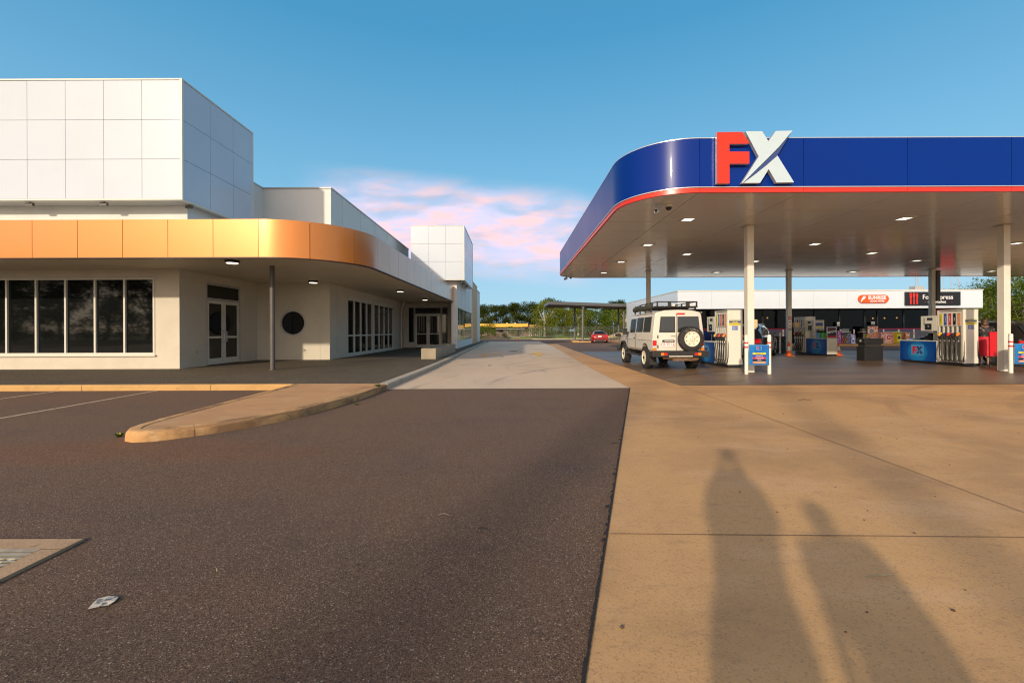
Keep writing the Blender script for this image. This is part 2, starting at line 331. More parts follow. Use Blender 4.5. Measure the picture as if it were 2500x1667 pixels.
M_joint = mat('joint_sealant', (.15, .095, .055), .8, var=.3, scale=8)
M_ypaint = mat('worn_yellow_paint', (.72, .42, .02), .7, var=1, scale=5, col2=(.45, .38, .26), thr=(.62, .72))

def sheet(name, pts, z, m, kind='structure'):
    mb = MB(); mb.poly([(x, y, z) for x, y in pts]); return tag(mb.build(name, m, recalc=False), kind=kind)
sheet('ground', [(-700, -500), (700, -500), (700, 900), (-700, 900)], -.03, A_dirt)
sheet('asphalt', [(-60, -30), (90, -30), (90, 67), (-60, 67)], 0, A_asph)
sheet('back_road', [(3.62, 10.3), (90, 10.3), (90, 66.8), (-40, 66.8), (-40, 56), (3.60, 56)], .004, A_far)
# tan concrete apron
sheet('concrete_apron', [(-.35, -.45), (.27, 1.65), (.63, 2.85), (1.09, 4.44), (2.76, 10.10), (2.82, 15.3), (3.56, 38), (3.6, 44), (4.6, 44), (4.25, 30), (4.09, 10.50), (60, 10.50), (60, -30), (-4, -30), (-4, -12)], .008, A_tan)
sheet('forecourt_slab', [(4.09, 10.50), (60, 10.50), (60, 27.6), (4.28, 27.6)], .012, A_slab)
sheet('driveway', [(-2.9, 10.06), (2.76, 10.10), (2.82, 15.3), (3.56, 38), (3.5, 56), (-2.9, 56)], .006, A_grey)
mb = MB()
def stripe(mb, a, b, w, z):
    a, b = Vector(a), Vector(b); d = (b-a).normalized(); n = Vector((-d.y, d.x))*w/2
    mb.poly([(*(a-n), z), (*(b-n), z), (*(b+n), z), (*(a+n), z)])
stripe(mb, (.645, 2.845), (9, 2.62), .007, .0125); stripe(mb, (3.70, -6), (3.71, 2.755), .014, .0125); stripe(mb, (3.71, 2.765), (4.09, 10.48), .008, .0165)
stripe(mb, (4.08, 10.50), (30, 10.50), .014, .0165); stripe(mb, (2.8, 10.1), (4.07, 10.49), .012, .0125)
struct(mb, 'concrete_joint', M_joint, recalc=False)
mb = MB()
for y in (15.4, 21, 27, 33, 39, 45): stripe(mb, (-2.88, y), (2.9+(y-15)*.03, y), .012, .0105)
struct(mb, 'driveway_joint', M_joint, recalc=False)
# ragged broken edge of the asphalt along the apron
mb = MB(); r2 = random.Random(3); pts = [(.27, 1.65), (.63, 2.85), (1.09, 4.44), (2.76, 10.10)]; n = 260
for i in range(n):
    t0, t1 = -.35+i/n*1.35, -.35+(i+1)/n*1.35
    P0 = Vector((.27, 1.65))+Vector((2.49, 8.45))*t0*.999; P1 = Vector((.27, 1.65))+Vector((2.49, 8.45))*t1*.999
    w = .006+abs(r2.gauss(0, .009)); w = w+.035 if r2.random() < .03 else w
    mb.poly([(P0.x-w, P0.y, .0175), (P1.x-w*.8, P1.y, .0175), (P1.x+.006, P1.y, .0175), (P0.x+.008, P0.y, .0175)])
struct(mb, 'asphalt_edge', mat('crumbled_edge', (.022, .016, .013), .9, var=.5, scale=30), recalc=False)
mb = MB(); stripe(mb, (-10.42, 4.2), (-10.5, 10.0), .085, .0045); stripe(mb, (-8.02, 4.9), (-8.23, 10.0), .085, .0045); struct(mb, 'parking_line', M_line, recalc=False)

def sweep(mb, path, prof, closed=False, mi=0):
    """path: plan points; prof: (offset to the left, z) outline"""
    P = [Vector(p) for p in path]; n = len(P); k = len(mb.v); q = len(prof)
    for i, p in enumerate(P):
        a = P[(i-1) % n] if closed or i > 0 else p; b = P[(i+1) % n] if closed or i < n-1 else p
        t = (b-a).normalized(); nn = Vector((-t.y, t.x))
        for (o, z) in prof: mb.v.append((p.x+nn.x*o, p.y+nn.y*o, z))
    for i in range(n if closed else n-1):
        j = (i+1) % n
        for s_ in range(q):
            s2 = (s_+1) % q; mb.f.append([k+i*q+s_, k+j*q+s_, k+j*q+s2, k+i*q+s2]); mb.m.append(mi)
    if not closed:
        mb.f.append([k+s_ for s_ in range(q)]); mb.f.append([k+(n-1)*q+s_ for s_ in range(q)][::-1]); mb.m += [mi, mi]
def seg(path, step):
    out = []
    for a, b in zip(path, path[1:]):
        a, b = Vector(a), Vector(b); n = max(1, int((b-a).length/step)); out += [a.lerp(b, i/n) for i in range(n)]
    return out+[Vector(path[-1])]
# footpath and its kerbs
mb = MB(); mb.slab([(-40, 10.17), (-3.06, 10.17), (-3.06, 50.2), (-4.3, 51.4), (-40, 51.4)], 0.001, .13); struct(mb, 'footpath', A_foot)
kp = [(0, -.01), (0, .105), (.012, .125), (.035, .133), (.16, .133), (.16, -.01)]
mb = MB()
x = -40
while x < -5.3:
    x1 = min(x+3.0, -5.12); sweep(mb, seg([(x, 10.01), (x1-.012, 10.01)], .5), kp); x = x1
struct(mb, 'kerb', A_kerb)
mb = MB(); sweep(mb, [(-12.88, 10.003), (-12.1, 10.003)], [(0, 0), (0, .107), (.012, .128), (.03, .1365), (.16, .1365), (.16, .05)])
struct(mb, 'kerb', mat('concrete_patch', (.45, .42, .36), .8, var=.3, scale=6)).name = 'kerb_patch'
mb = MB(); P = [Vector(p) for p in [(-2.90, 10.06), (-2.80, 14), (-2.78, 18.3), (-2.84, 24), (-2.90, 30), (-2.90, 49.8), (-3.3, 50.8), (-4.4, 51.5)]]
pp = seg(P, .7); i = 0
while i < len(pp)-1:
    s_ = pp[i:i+5]
    if len(s_) > 1: sweep(mb, [s_[0]]+s_[1:-1]+[s_[-1]-(s_[-1]-s_[-2]).normalized()*.012], [(0, -.01), (0, .105), (.012, .125), (.035, .134), (.22, .134), (.22, -.01)])
    i += 4
struct(mb, 'driveway_kerb', A_gkerb)
# tan island with its own kerb rim
isl = [(-2.91, 10.02), (-3.00, 8.60), (-3.16, 7.60), (-3.36, 6.78), (-3.68, 6.12), (-3.98, 5.74), (-4.26, 5.47), (-4.46, 5.33), (-4.66, 5.29), (-4.82, 5.36), (-4.93, 5.52), (-4.99, 5.75), (-5.02, 6.1), (-5.05, 7), (-5.10, 9), (-5.12, 10.02)]
mb = MB(); mb.slab([(p[0]*.99+(-4)*.01, p[1]*.99+.076) for p in isl]+[(-5.06, 10.165), (-3.0, 10.165)], .001, .126); struct(mb, 'traffic_island', A_isl)
mb = MB(); r3 = random.Random(11)
ip = seg(isl[::-1], .13); cuts = [0, 26, 36, 48, 60, 74, len(ip)-1]
ip2 = [Vector((p.x+r3.uniform(-.004, .004), p.y+r3.uniform(-.004, .004))) for p in ip]
for a, b in zip(cuts, cuts[1:]):
    s_ = ip2[a:b+1]
    if len(s_) < 2: continue
    s_ = s_[:-1]+[s_[-1]-(s_[-1]-s_[-2]).normalized()*.014]; sweep(mb, s_, [(0, -.01), (.004, .07), (.012, .108), (.03, .129), (.05, .135), (.15, .134), (.155, .128), (.16, .10)])
struct(mb, 'island_kerb', A_islk, smooth=True)
# road arrows and manhole
def arrow(x, y, bend):
    mb = MB(); z = .0145
    mb.poly([(x-.13, y-1.7, z), (x+.13, y-1.7, z), (x+.13, y+.4, z), (x-.13, y+.4, z)])
    if bend: mb.poly([(x+.10, y+.05, z), (x+.45, y+.25, z), (x+.45, y+.6, z), (x+.10, y+.4, z)]); mb.poly([(x+.46, y-.3, z), (x+.95, y+.42, z), (x+.46, y+1.1, z)])
    else: mb.poly([(x-.50, y+.41, z), (x+.50, y+.41, z), (x, y+1.9, z)])
    return struct(mb, 'road_arrow', M_ypaint, recalc=False)
arrow(-1.55, 24.6, True); arrow(1.49, 24.8, False)
mb = MB(); mb.lathe([(.33, .007), (.33, .016), (.29, .018), (.28, .015), (.001, .015)], (.08, 28.7, 0), 28)
tag(mb.build('manhole_cover', mat('cast_iron', (.07, .06, .05), .7, var=.3, scale=30)), 'round dark iron manhole cover set in the grey concrete driveway', 'manhole cover')

# ================================================================== the long white commercial building on the left
B1 = thing('commercial_building', 'long white shop building with rounded bronze awning left of the driveway', 'building', (-11, 14.45, 0), world=True)
WY, WX = 14.45, -11.15
def boxes(lst, name, m, parent, **kw):
    mb = MB()
    for b in lst: mb.box(*b)
    return mb.build(name, m, parent, **kw)
# lower walls (0.13 .. 3.47)
boxes([(-30, -24.2, WY, WY+.22, .12, 3.5), (-24.2, -11.97, WY, WY+.22, .12, .56), (-24.2, -11.97, WY, WY+.22, 3.18, 3.5), (-11.97, WX, WY, WY+.22, .12, 3.5),
       (WX-.2, WX, WY+.22, 15.72, .12, 3.5), (WX-.2, WX, 15.72, 17.70, 3.18, 3.5), (WX-.2, WX, 17.70, 19.05, .12, 3.5),
       (WX-.2, -10.2, 18.85+.2, 19.2, .12, 3.5)], 'wall', M_wall, B1)
# wall with the round window, cut for real
mb = MB(); mb.box(WX, -7.97, 18.85, 19.05, .12, 3.5); wr = mb.build('wall', M_wall, B1)
cy = MB(); cy.lathe([(.56, -.3), (.56, .5)], (-9.58-B1['_o'][0], 18.9-B1['_o'][1], 1.74), 48, axis='Y'); boolcut(wr, [cy])
rw = MB(); n = 48
rw.lathe([(.50, 0), (.50, .05), (.56, .05), (.575, .0), (.575, -.03), (.50, -.03), (.50, 0)], (-9.58, 18.87, 1.74), n, axis='Y', caps=False)
rwo = rw.build('round_window', M_frame2, B1, smooth=True)
g = MB(); g.lathe([(.505, .035), (.505, .04)], (-9.58, 18.87, 1.74), 48, axis='Y'); g.build('pane', M_glass, rwo)
# wall of folding doors along x = -8
XW = -7.97
boxes([(XW-.2, XW, 19.05, 20.95, .12, 3.5), (XW-.2, XW, 20.95, 29.0, 3.09, 3.5), (XW-.2, XW, 24.72, 24.98, .12, 3.09), (XW-.2, XW, 29.0, 30.6, .12, 3.5)], 'wall', M_wall, B1)
def fold_door(y0, y1):
    f = MB(); n = 4; w = (y1-y0)/n; x0, x1 = XW-.12, XW-.03
    f.box(x0-.02, x1+.045, y0, y1, 3.0, 3.09); f.box(x0-.02, x1+.06, y0, y1, .13, .175)
    for i in range(n):
        a, b = y0+i*w+.006, y0+(i+1)*w-.006
        f.box(x0, x1, a, a+.075, .18, 2.995); f.box(x0, x1, b-.075, b, .18, 2.995)
        f.box(x0, x1, a+.075, b-.075, .18, .30); f.box(x0, x1, a+.075, b-.075, 2.90, 2.995); f.box(x0, x1, a+.075, b-.075, 1.12, 1.19)
    d = f.build('folding_door', M_frame, B1); g = MB()
    for i in range(n): g.box(x0+.03, x0+.05, y0+i*w+.05, y0+(i+1)*w-.05, .25, 2.95)
    g.build('pane', M_glass, d)
    hd = MB(); hd.box(x1+.001, x1+.04, y0+2*w-.05, y0+2*w-.03, 1.15, 1.4); hd.build('handle', M_steel, d)
fold_door(20.97, 24.70); fold_door(25.0, 28.98)
# recess with double doors
RY = 32.4
boxes([(-8.25, -7.80, RY, RY+.2, .12, 3.5), (-7.80, -7.33, RY, RY+.2, .12, .5), (-7.80, -4.78, RY, RY+.2, 3.19, 3.5), (-5.3, -4.78, RY, RY+.2, .12, .42), (-4.78, -4.26, RY, RY+.2, .12, 3.5), (-8.25, -8.17, 30.6, RY, .12, 3.5)], 'wall', M_wall, B1)
def double_door(name, P, U, w, z0, z1, ztop, parent, depth=.06):
    """doors in the vertical plane through P, along U; pale frames, glass leaves, long handles"""
    P = Vector((P[0], P[1], 0)); U = Vector((U[0], U[1], 0)); Nn = Vector((U.y, -U.x, 0))     # outward
    M = Matrix(((U.x, -Nn.x, 0, P.x), (U.y, -Nn.y, 0, P.y), (0, 0, 1, 0), (0, 0, 0, 1)))
    f = MB(); B = lambda a, b, c, d, e, g_: f.box(a, b, c, d, e, g_, 0, M)
    B(0, .06, 0, .12, z0, ztop); B(w-.06, w, 0, .12, z0, ztop); B(.06, w-.06, 0, .12, ztop-.06, ztop); B(.06, w-.06, 0, .12, z1, z1+.07)
    d = f.build(name, M_frame2, parent)
    g = MB(); g.box(.06, w-.06, .05, .07, z1+.07, ztop-.06, 0, M); g.build('transom_pane', M_glass, d)
    for s_ in (0, 1):
        a = .065+s_*(w/2-.06); b = a+w/2-.075; l = MB(); C = lambda a_, b_, e, g_: l.box(a_, b_, .02, .07, e, g_, 0, M)
        C(a, a+.11, z0+.02, z1-.01); C(b-.11, b, z0+.02, z1-.01); C(a+.11, b-.11, z0+.02, z0+.24); C(a+.11, b-.11, z1-.13, z1-.01); C(a+.11, b-.11, 1.12, 1.20)
        lf = l.build('door_leaf', M_frame, d); g = MB(); g.box(a+.1, b-.1, .04, .05, z0+.2, z1-.1, 0, M); g.build('pane', M_glass, d)
        h = MB(); hx = (b-.06) if s_ == 0 else a+.06
        pts = [M @ Vector(p) for p in ((hx, .02, .95), (hx, -.05, .98), (hx, -.05, 1.38), (hx, .02, 1.41))]; h.tube(pts, .014, 8); h.build('handle', M_steel, d)
double_door('entrance_door', (WX, 15.72), (0, 1), 1.98, .13, 2.55, 3.16, B1)
double_door('entrance_door', (-7.33, RY), (1, 0), 2.03, .13, 2.62, 3.17, B1)
for a, b, z in ((-7.80, -7.34, .5), (-5.29, -4.79, .42)):
    f = MB(); f.box(a, a+.05, RY-.01, RY+.08, z, 3.18); f.box(b-.05, b, RY-.01, RY+.08, z, 3.18); f.box(a+.05, b-.05, RY-.01, RY+.08, 3.12, 3.18); f.box(a+.05, b-.05, RY-.01, RY+.08, z, z+.05)
    f = f.build('sidelight_window', M_frame2, B1); g = MB(); g.box(a+.04, b-.04, RY+.02, RY+.03, z+.04, 3.13); g.build('pane', M_glass, f)
# long front window
f = MB(); x0, x1 = -24.2, -11.97; z0, z1 = .60, 3.18
f.box(x0, x1, WY-.02, WY+.10, z0, z0+.075); f.box(x0, x1, WY-.02, WY+.10, z1-.06, z1); f.box(x1-.06, x1, WY-.02, WY+.10, z0+.075, z1-.06)
xx = x1-.03-.9885
while xx > x0: f.box(xx-.03, xx+.03, WY-.02, WY+.10, z0+.075, z1-.06); xx -= .9885
fo = f.build('front_window', M_frame, B1); g = MB(); xx = x1-.03
while xx-.9885 > x0-.2: g.box(xx-.9885+.02, xx-.02, WY+.04, WY+.055, z0+.07, z1-.055); xx -= .9885
g.build('pane', M_glass, fo); g = MB(); g.box(x0, x1+.04, WY-.07, WY+.10, .555, .60); g.build('sill', M_frame, fo)
g = MB(); g.box(x0-.05, x1+.08, WY-.012, WY+.0, z1+.02, z1+.035); g.build('head_flashing', M_frame2, fo)
# upper walls and parapet
boxes([(-34, -10.87, WY, WY+.25, 3.62, 7.60), (-11.12, -10.87, WY+.25, 18.85, 3.62, 7.60), (-11.12, -7.9, 18.85, 19.1, 3.62, 7.60), (-8.15, -7.9, 19.1, 33, 3.62, 7.60)], 'parapet_wall', M_par, B1)
boxes([(-34, -10.83, WY-.03, WY+.28, 7.60, 7.66), (-11.15, -10.84, WY+.28, 18.82, 7.60, 7.66), (-11.15, -7.87, 18.82, 19.13, 7.60, 7.66), (-8.18, -7.87, 19.13, 33.03, 7.60, 7.66)], 'parapet_cap', M_frame2, B1)
boxes([(-34, -11.13, WY+.26, 60, 6.9, 7.0), (-11.12, -8.16, 19.11, 60, 6.9, 7.0), (-8.15, -4.08, 33, 51.7, 5.4, 5.5)], 'roof', M_frame2, B1)
for b_ in [(-7.899, -7.893, y, y+.014, 3.7, 7.6) for y in (20.1, 22.5, 24.9, 27.3, 29.7)]+[(-8.25, -8.236, 18.843, 18.849, 3.7, 7.6), (-7.965, -7.959, 19.6, 19.61, .13, 3.46), (-8.4, -8.39, 18.843, 18.849, .13, 3.46)]: boxes([b_], 'panel_seam', M_frame2, B1)
# wing with the garden window
boxes([(-4.26, -3.87, 30.3, 30.5, .12, 3.5), (-4.26, -3.87, 30.3, 30.5, 3.5, 6.0), (-8.2, -4.26, 30.3, 30.5, 4.5, 6.0), (-4.26, -4.06, 30.5, RY, .12, 3.44), (-4.07, -3.87, 30.5, 30.85, .12, 6.0),
       (-4.07, -3.87, 30.85, 41.7, .12, .62), (-4.07, -3.87, 30.85, 41.7, 3.10, 6.0), (-4.07, -3.87, 41.7, 42.2, .12, 6.0)], 'wing_wall', M_wallw, B1)
boxes([(-4.07, -3.87, 47.2, 52, .12, 5.9), (-12, -4.07, 51.8, 52, .12, 5.9)], 'wing_wall', M_wallw, B1)
boxes([(-4.07, -3.80, 42.2, 47.2, .12, 6.15)], 'tan_wall_panel', mat('tan_panel', (.58, .36, .17), .6, var=.05), B1)
boxes([(-4.1, -3.83, 30.27, 42.2, 6.0, 6.05), (-4.1, -3.78, 42.2, 47.2, 6.15, 6.20), (-4.1, -3.83, 47.2, 52.05, 5.9, 5.95)], 'parapet_cap', M_frame2, B1)
f = MB(); f.box(-3.93, -3.85, 30.85, 41.7, .62, .69); f.box(-3.93, -3.85, 30.85, 41.7, 3.03, 3.10)
for i in range(12): y = 30.85+.0+i*(10.79/11); f.box(-3.93, -3.894, y, y+.055, .69, 3.03)
fo = f.build('side_window', M_frame, B1); g = MB()
for i in range(11): y = 30.9+i*(10.79/11); g.box(-3.91, -3.90, y, y+.93, .68, 3.04)
g.build('pane', mat('reflecting_glass', (.30, .33, .27), .02, metal=.9, var=0, spec=1), fo)
for y in (33.2, 35.8, 38.4): boxes([(-3.868, -3.862, y, y+.015, 3.2, 5.95)], 'panel_seam', M_frame2, B1)
# bronze awning
cxa, cya, ra = -7.10, 14.65, 2.55
XE, YE = -4.10, 30.28
path = [Vector((-34, 12.10)), Vector((-7.10, 12.10))]+[Vector((cxa+ra*math.sin(a), cya-ra*math.cos(a))) for a in [math.pi/2*i/24 for i in range(1, 25)]]+[Vector((XE, YE))]
def plen(P):
    L = [0]
    for a, b in zip(P, P[1:]): L.append(L[-1]+(b-a).length)
    return L
def at_len(P, L, s_):
    for i in range(len(P)-1):
        if s_ <= L[i+1]+1e-9: return P[i].lerp(P[i+1], max(0, min(1, (s_-L[i])/(L[i+1]-L[i]))))
    return P[-1]
def panels(P, cuts, z0, z1, th, gap, name, m, parent, fine=.11):
    L = plen(P); mb = MB()
    for a, b in zip(cuts, cuts[1:]):
        a2, b2 = a+gap/2, b-gap/2
        inner = [l for l in L if a2+.02 < l < b2-.02]; ss = [a2]+inner+[b2]
        sweep(mb, [at_len(P, L, q) for q in ss], [(0, z0), (0, z1), (th, z1), (th, z0)])
    return mb.build(name, m, parent, smooth=True)
L = plen(path); s0 = L[1]; s1 = L[-2]
cuts = [s0-.015-1.27*k for k in range(20, -1, -1)]+[s0+(s1-s0)/3*k for k in (1, 2, 3)]
q = s1+1.21
while q < L[-1]-.3: cuts.append(q); q += 1.21
cuts.append(L[-1]+.01)
fp_ = panels(path, cuts, 3.46, 4.52, .05, .016, 'awning_fascia', M_bronze, B1)
mb = MB(); sweep(mb, path[:-1]+[path[-1]], [(.045, 3.45), (.045, 4.49), (.09, 4.49), (.09, 3.45)]); mb.build('backing', M_dark, fp_)
mb = MB(); sweep(mb, path, [(-.012, 3.432), (-.012, 3.458), (.10, 3.458), (.10, 3.432)]); mb.build('drip_edge', mat('brown_flashing', (.06, .022, .008), .4, var=.1), fp_)
inner = [Vector((p.x, p.y+.10)) if i < 2 else Vector((p.x-.09, p.y+.05)) for i, p in enumerate(path)]
inner = [Vector((-34, 12.19)), Vector((-7.10, 12.19))]+[Vector((cxa+(ra-.09)*math.sin(a), cya-(ra-.09)*math.cos(a))) for a in [math.pi/2*i/24 for i in range(1, 25)]]+[Vector((XE-.09, YE))]
mb = MB(); mb.slab([(p.x, p.y) for p in inner]+[(XE-.09, 32.39), (-34, 32.39)], 3.47, 3.56); mb.build('soffit', M_soff, B1)
mb = MB(); mb.slab([(p.x, p.y) for p in inner]+[(XE-.3, 32.3), (-7.88, 32.3), (-7.88, 18.83), (-10.85, 18.83), (-10.85, 14.43), (-34, 14.43)], 4.36, 4.42); mb.build('awning_roof', M_frame2, B1)
# awning column, round lights, taps, downpipe
mb = MB(); mb.lathe([(.075, .13), (.075, 3.47)], (-7.70, 13.85, 0), 24); mb.lathe([(.13, .13), (.13, .145), (.077, .146)], (-7.70, 13.85, 0), 24); mb.build('column', M_pole, B1, smooth=True)
for (px, py) in ((567.5, 641.2), (765.3, 689.5), (977.5, 711.4), (1037.9, 731.9)):
    X, Y = G(px, py, 3.40); a = MB(); a.lathe([(.19, 3.47), (.19, 3.40), (.165, 3.385), (.165, 3.47)], (X, Y, 0), 28)
    l = a.build('ceiling_light', M_black, B1, smooth=True); a = MB(); a.lathe([(.16, 3.395), (.15, 3.372), (.001, 3.368)], (X, Y, 0), 28); a.build('diffuser', M_lamp, l, smooth=True)
def tap(x, y, z, d):
    a = MB(); d = Vector(d); s_ = Vector((d.y, -d.x, 0)); P = Vector((x, y, z))
    a.tube([P, P+d*.07], .014, 8); a.tube([P+d*.05, P+d*.09+Vector((0, 0, -.05))], .012, 8); a.tube([P+d*.05-s_*.05+Vector((0, 0, .035)), P+d*.05+s_*.05+Vector((0, 0, .035))], .008, 6); a.tube([P+d*.05, P+d*.05+Vector((0, 0, .04))], .007, 6)
    a.build('garden_tap', M_steel, B1)
tap(WX, 15.22, .66, (1, 0, 0)); tap(-9.08, 18.85, .55, (0, -1, 0)); tap(-3.99, 30.3, .66, (0, -1, 0))
mb = MB(); mb.tube([(-7.95, 30.95, .13), (-7.95, 30.95, 2.95), (-7.85, 30.95, 3.15), (-7.75, 30.95, 3.46)], .07, 12); mb.build('downpipe', M_frame, B1, smooth=True)
# big square screens
def screen(x0, x1, y0, y1, z0, z1, nz, pw, name, lab):
    """front screen facing the camera and its side screen, made of square panels on a frame"""
    h = (z1-z0-.10)/nz; mb = MB()
    x = x1-.06
    while x-pw > x0-.2:
        for k in range(nz): mb.box(x-pw+.006, x-.006, y0, y0+.03, z0+.05+k*h+.006, z0+.05+(k+1)*h-.006)
        x -= pw
    n = max(1, round((y1-y0-.06)/pw)); w = (y1-y0-.06)/n
    for i in range(n):
        for k in range(nz): mb.box(x1-.03, x1, y0+.06+i*w+.007, y0+.06+(i+1)*w-.007, z0+.05+k*h+.007, z0+.05+(k+1)*h-.007)
    s_ = mb.build(name, M_white, B1)
    f = MB(); f.box(x0, x1-.056, y0+.036, y0+.10, z0+.04, z1-.04); f.box(x1-.10, x1-.036, y0+.11, y1, z0+.04, z1-.04)
    f.build('backing', mat('screen_backing', (.42, .36, .26), .6, var=.05), s_)
    f = MB(); f.box(x0, x1+.02, y0-.02, y0+.12, z0, z0+.045); f.box(x0, x1+.02, y0-.02, y0+.12, z1-.045, z1); f.box(x1-.055, x1+.02, y0-.02, y0+.055, z0+.045, z1-.045)
    f.box(x1-.12, x1+.02, y0+.12, y1+.01, z0, z0+.045); f.box(x1-.12, x1+.02, y0+.12, y1+.01, z1-.045, z1); f.box(x1-.12, x1+.02, y1-.03, y1+.01, z0+.045, z1-.045)
    f.build('frame', M_trim, s_)
    f = MB(); f.box(x0, x1-.13, y0+.14, y1+.02, z0+.01, z0+.04); f.build('underside', M_frame2, s_); f = MB(); f.box(x0, x1-.13, y0+.14, y1+.02, z1-.1, z1-.05); f.build('top_cover', M_frame2, s_)
    return s_
screen(-34, -10.53, 13.78, 17.55, 5.58, 9.46, 3, 1.223, 'roof_screen', '')
screen(-6.93, -3.27, 29.6, 36.0, 4.86, 8.62, 3, 1.2, 'roof_screen', '')
def flood(x, y, z):
    a = MB(); a.box(x-.11, x+.11, y-.03, y+.05, z-.09, z-.0); a.box(x-.012, x+.012, y+.0, y+.04, z-.0, z+.03); a.build('floodlight', M_pole, B1)
for x, y, z in ((-17.6, 13.95, 5.53), (-15.6, 13.95, 5.55), (-13.2, 13.95, 5.55), (-10.7, 14.3, 5.55), (-3.55, 29.9, 4.82), (-3.5, 31.2, 4.82), (-3.45, 32.8, 4.82)): flood(x, y, z)
# concrete planter seat
pl = MB(); X0, X1, Y0, Y1 = -4.0, -3.36, 18.95, 25.6
pl.box(X0, X1, Y0, Y0+.1, .131, .60); pl.box(X0, X1, Y1-.1, Y1, .131, .60); pl.box(X0, X0+.1, Y0+.1, Y1-.1, .131, .60); pl.box(X1-.1, X1, Y0+.1, Y1-.1, .131, .60); pl.box(X0+.1, X1-.1, Y0+.1, Y1-.1, .131, .50)
tag(pl.build('planter_box', ground_mat('raw_concrete', (.36, .31, .22), [((.24, .2, .15), 1.2, (1, 1, 1), .45, .7, .7)], bump=.4, bscale=30)), 'long low grey concrete planter seat on the footpath edge beside the driveway', 'planter')

# ================================================================== fuel canopy
CX0, CY0, CX1, CY1, CR, ZS = 2.85, 10.36, 36.0, 27.1, 1.68, 4.66
CAN = thing('fuel_canopy', 'wide blue fuel station canopy with rounded corner and giant letters over the pumps', 'canopy', (7.6, 13.7, 0), world=True)
def rrect(x0, y0, x1, y1, r, n=20):
    P = []
    for cx, cy, a0 in ((x0+r, y1-r, 90), (x0+r, y0+r, 180), (x1-r, y0+r, 270), (x1-r, y1-r, 0)):
        for i in range(n+1): a = R(a0+90*i/n); P.append(Vector((cx+r*math.cos(a), cy+r*math.sin(a))))
    return P
ring = rrect(CX0, CY0, CX1, CY1, CR)       # counter-clockwise, starts at the far left corner
ring.append(ring[0].copy()); L = plen(ring)
def s_of(pred):
    best = min(range(len(ring)), key=lambda i: pred(ring[i])); return L[best]
sA = L[20]; sB = L[21]; sC = L[41]           # end of far corner, start of near corner, end of near corner
cuts = [0, sA]; n = 5; cuts += [sA+(sB-sA)*k/n for k in range(1, n)]+[sB, sC]; q = sC+2.50
while q < L[42]-.3: cuts.append(q); q += 2.50
cuts += [L[42], L[62], L[63], L[83]]; q = L[83]+2.5
while q < L[-1]-.3: cuts.append(q); q += 2.5
cuts.append(L[-1])
panels(ring, cuts, 4.80, 5.955, .04, .012, 'fascia', M_blue, CAN)
rb = panels(ring, cuts, ZS, 4.770, .06, .010, 'red_band', M_red, CAN)
mb = MB(); sweep(mb, ring[:-1], [(-.02, 4.773), (-.02, 4.793), (.05, 4.793), (.05, 4.773)], closed=True); mb.build('edge_trim', M_fret, CAN)
mb = MB(); sweep(mb, ring[:-1], [(.035, ZS+.02), (.035, 5.94), (.14, 5.94), (.14, ZS+.02)], closed=True); mb.build('backing', M_dark, CAN)
mb = MB(); sweep(mb, ring[:-1], [(-.006, 5.957), (-.006, 5.975), (.15, 5.975), (.15, 5.957)], closed=True); mb.build('cap', M_fret, CAN)
# soffit planks, clipped to the rounded outline
def clip(poly, ax, v, keep_less):
    out = []
    for a, b in zip(poly, poly[1:]+poly[:1]):
        ia = (a[ax] <= v) == keep_less; ib = (b[ax] <= v) == keep_less
        if ia: out.append(a)
        if ia != ib: t = (v-a[ax])/(b[ax]-a[ax]); out.append(a.lerp(b, t))
    return out
inn = rrect(CX0+.07, CY0+.07, CX1-.07, CY1-.07, CR-.07)
xs = [CX0]+[CX0+CR+2.5*k for k in range(0, 14)]+[CX1]; ys = [CY0-.1]+[CY0+.35+1.235*k for k in range(1, 14)]+[CY1+.1]; gp = .012
xs = sorted(set([x for x in xs if x <= CX1]))
mb = MB()
for xa, xb in zip(xs, xs[1:]):
    st = clip(clip(inn, 0, xb-gp, True), 0, xa+gp, False)
    for ya, yb in zip(ys, ys[1:]):
        pg = clip(clip(st, 1, yb-gp, True), 1, ya+gp, False) if len(st) > 2 else []
        if len(pg) > 2: mb.slab([(p.x, p.y) for p in pg], ZS+.012, ZS+.05)
mb.build('soffit', M_csoff, CAN)
mb = MB(); mb.slab([(p.x, p.y) for p in inn], ZS+.06, ZS+.12); mb.build('ceiling_deck', M_dark, CAN)
mb = MB(); mb.slab([(p.x, p.y) for p in inn], 5.6, 5.65); mb.build('roof_deck', M_frame2, CAN)
COLS = [(7.56, 13.73), (15.73, 13.78), (23.9, 13.8), (32.0, 13.8), (7.62, 24.05), (15.42, 24.0), (23.3, 23.9), (31.5, 23.9)]
for (x, y) in COLS:
    c = MB(); w = .105; c.box(x-w, x+w, y-w, y+w, .012, ZS+.01); co = c.build('column', M_col, CAN, bevel=.008)
    a = MB(); a.box(x-w-.05, x+w+.05, y-w-.05, y+w+.05, ZS-.012, ZS+.008); a.build('collar', M_frame2, co)
c = MB(); c.box(23.42, 23.60, 23.72, 23.86, 2.9, 4.6); c.build('cable_duct', M_pole, CAN)
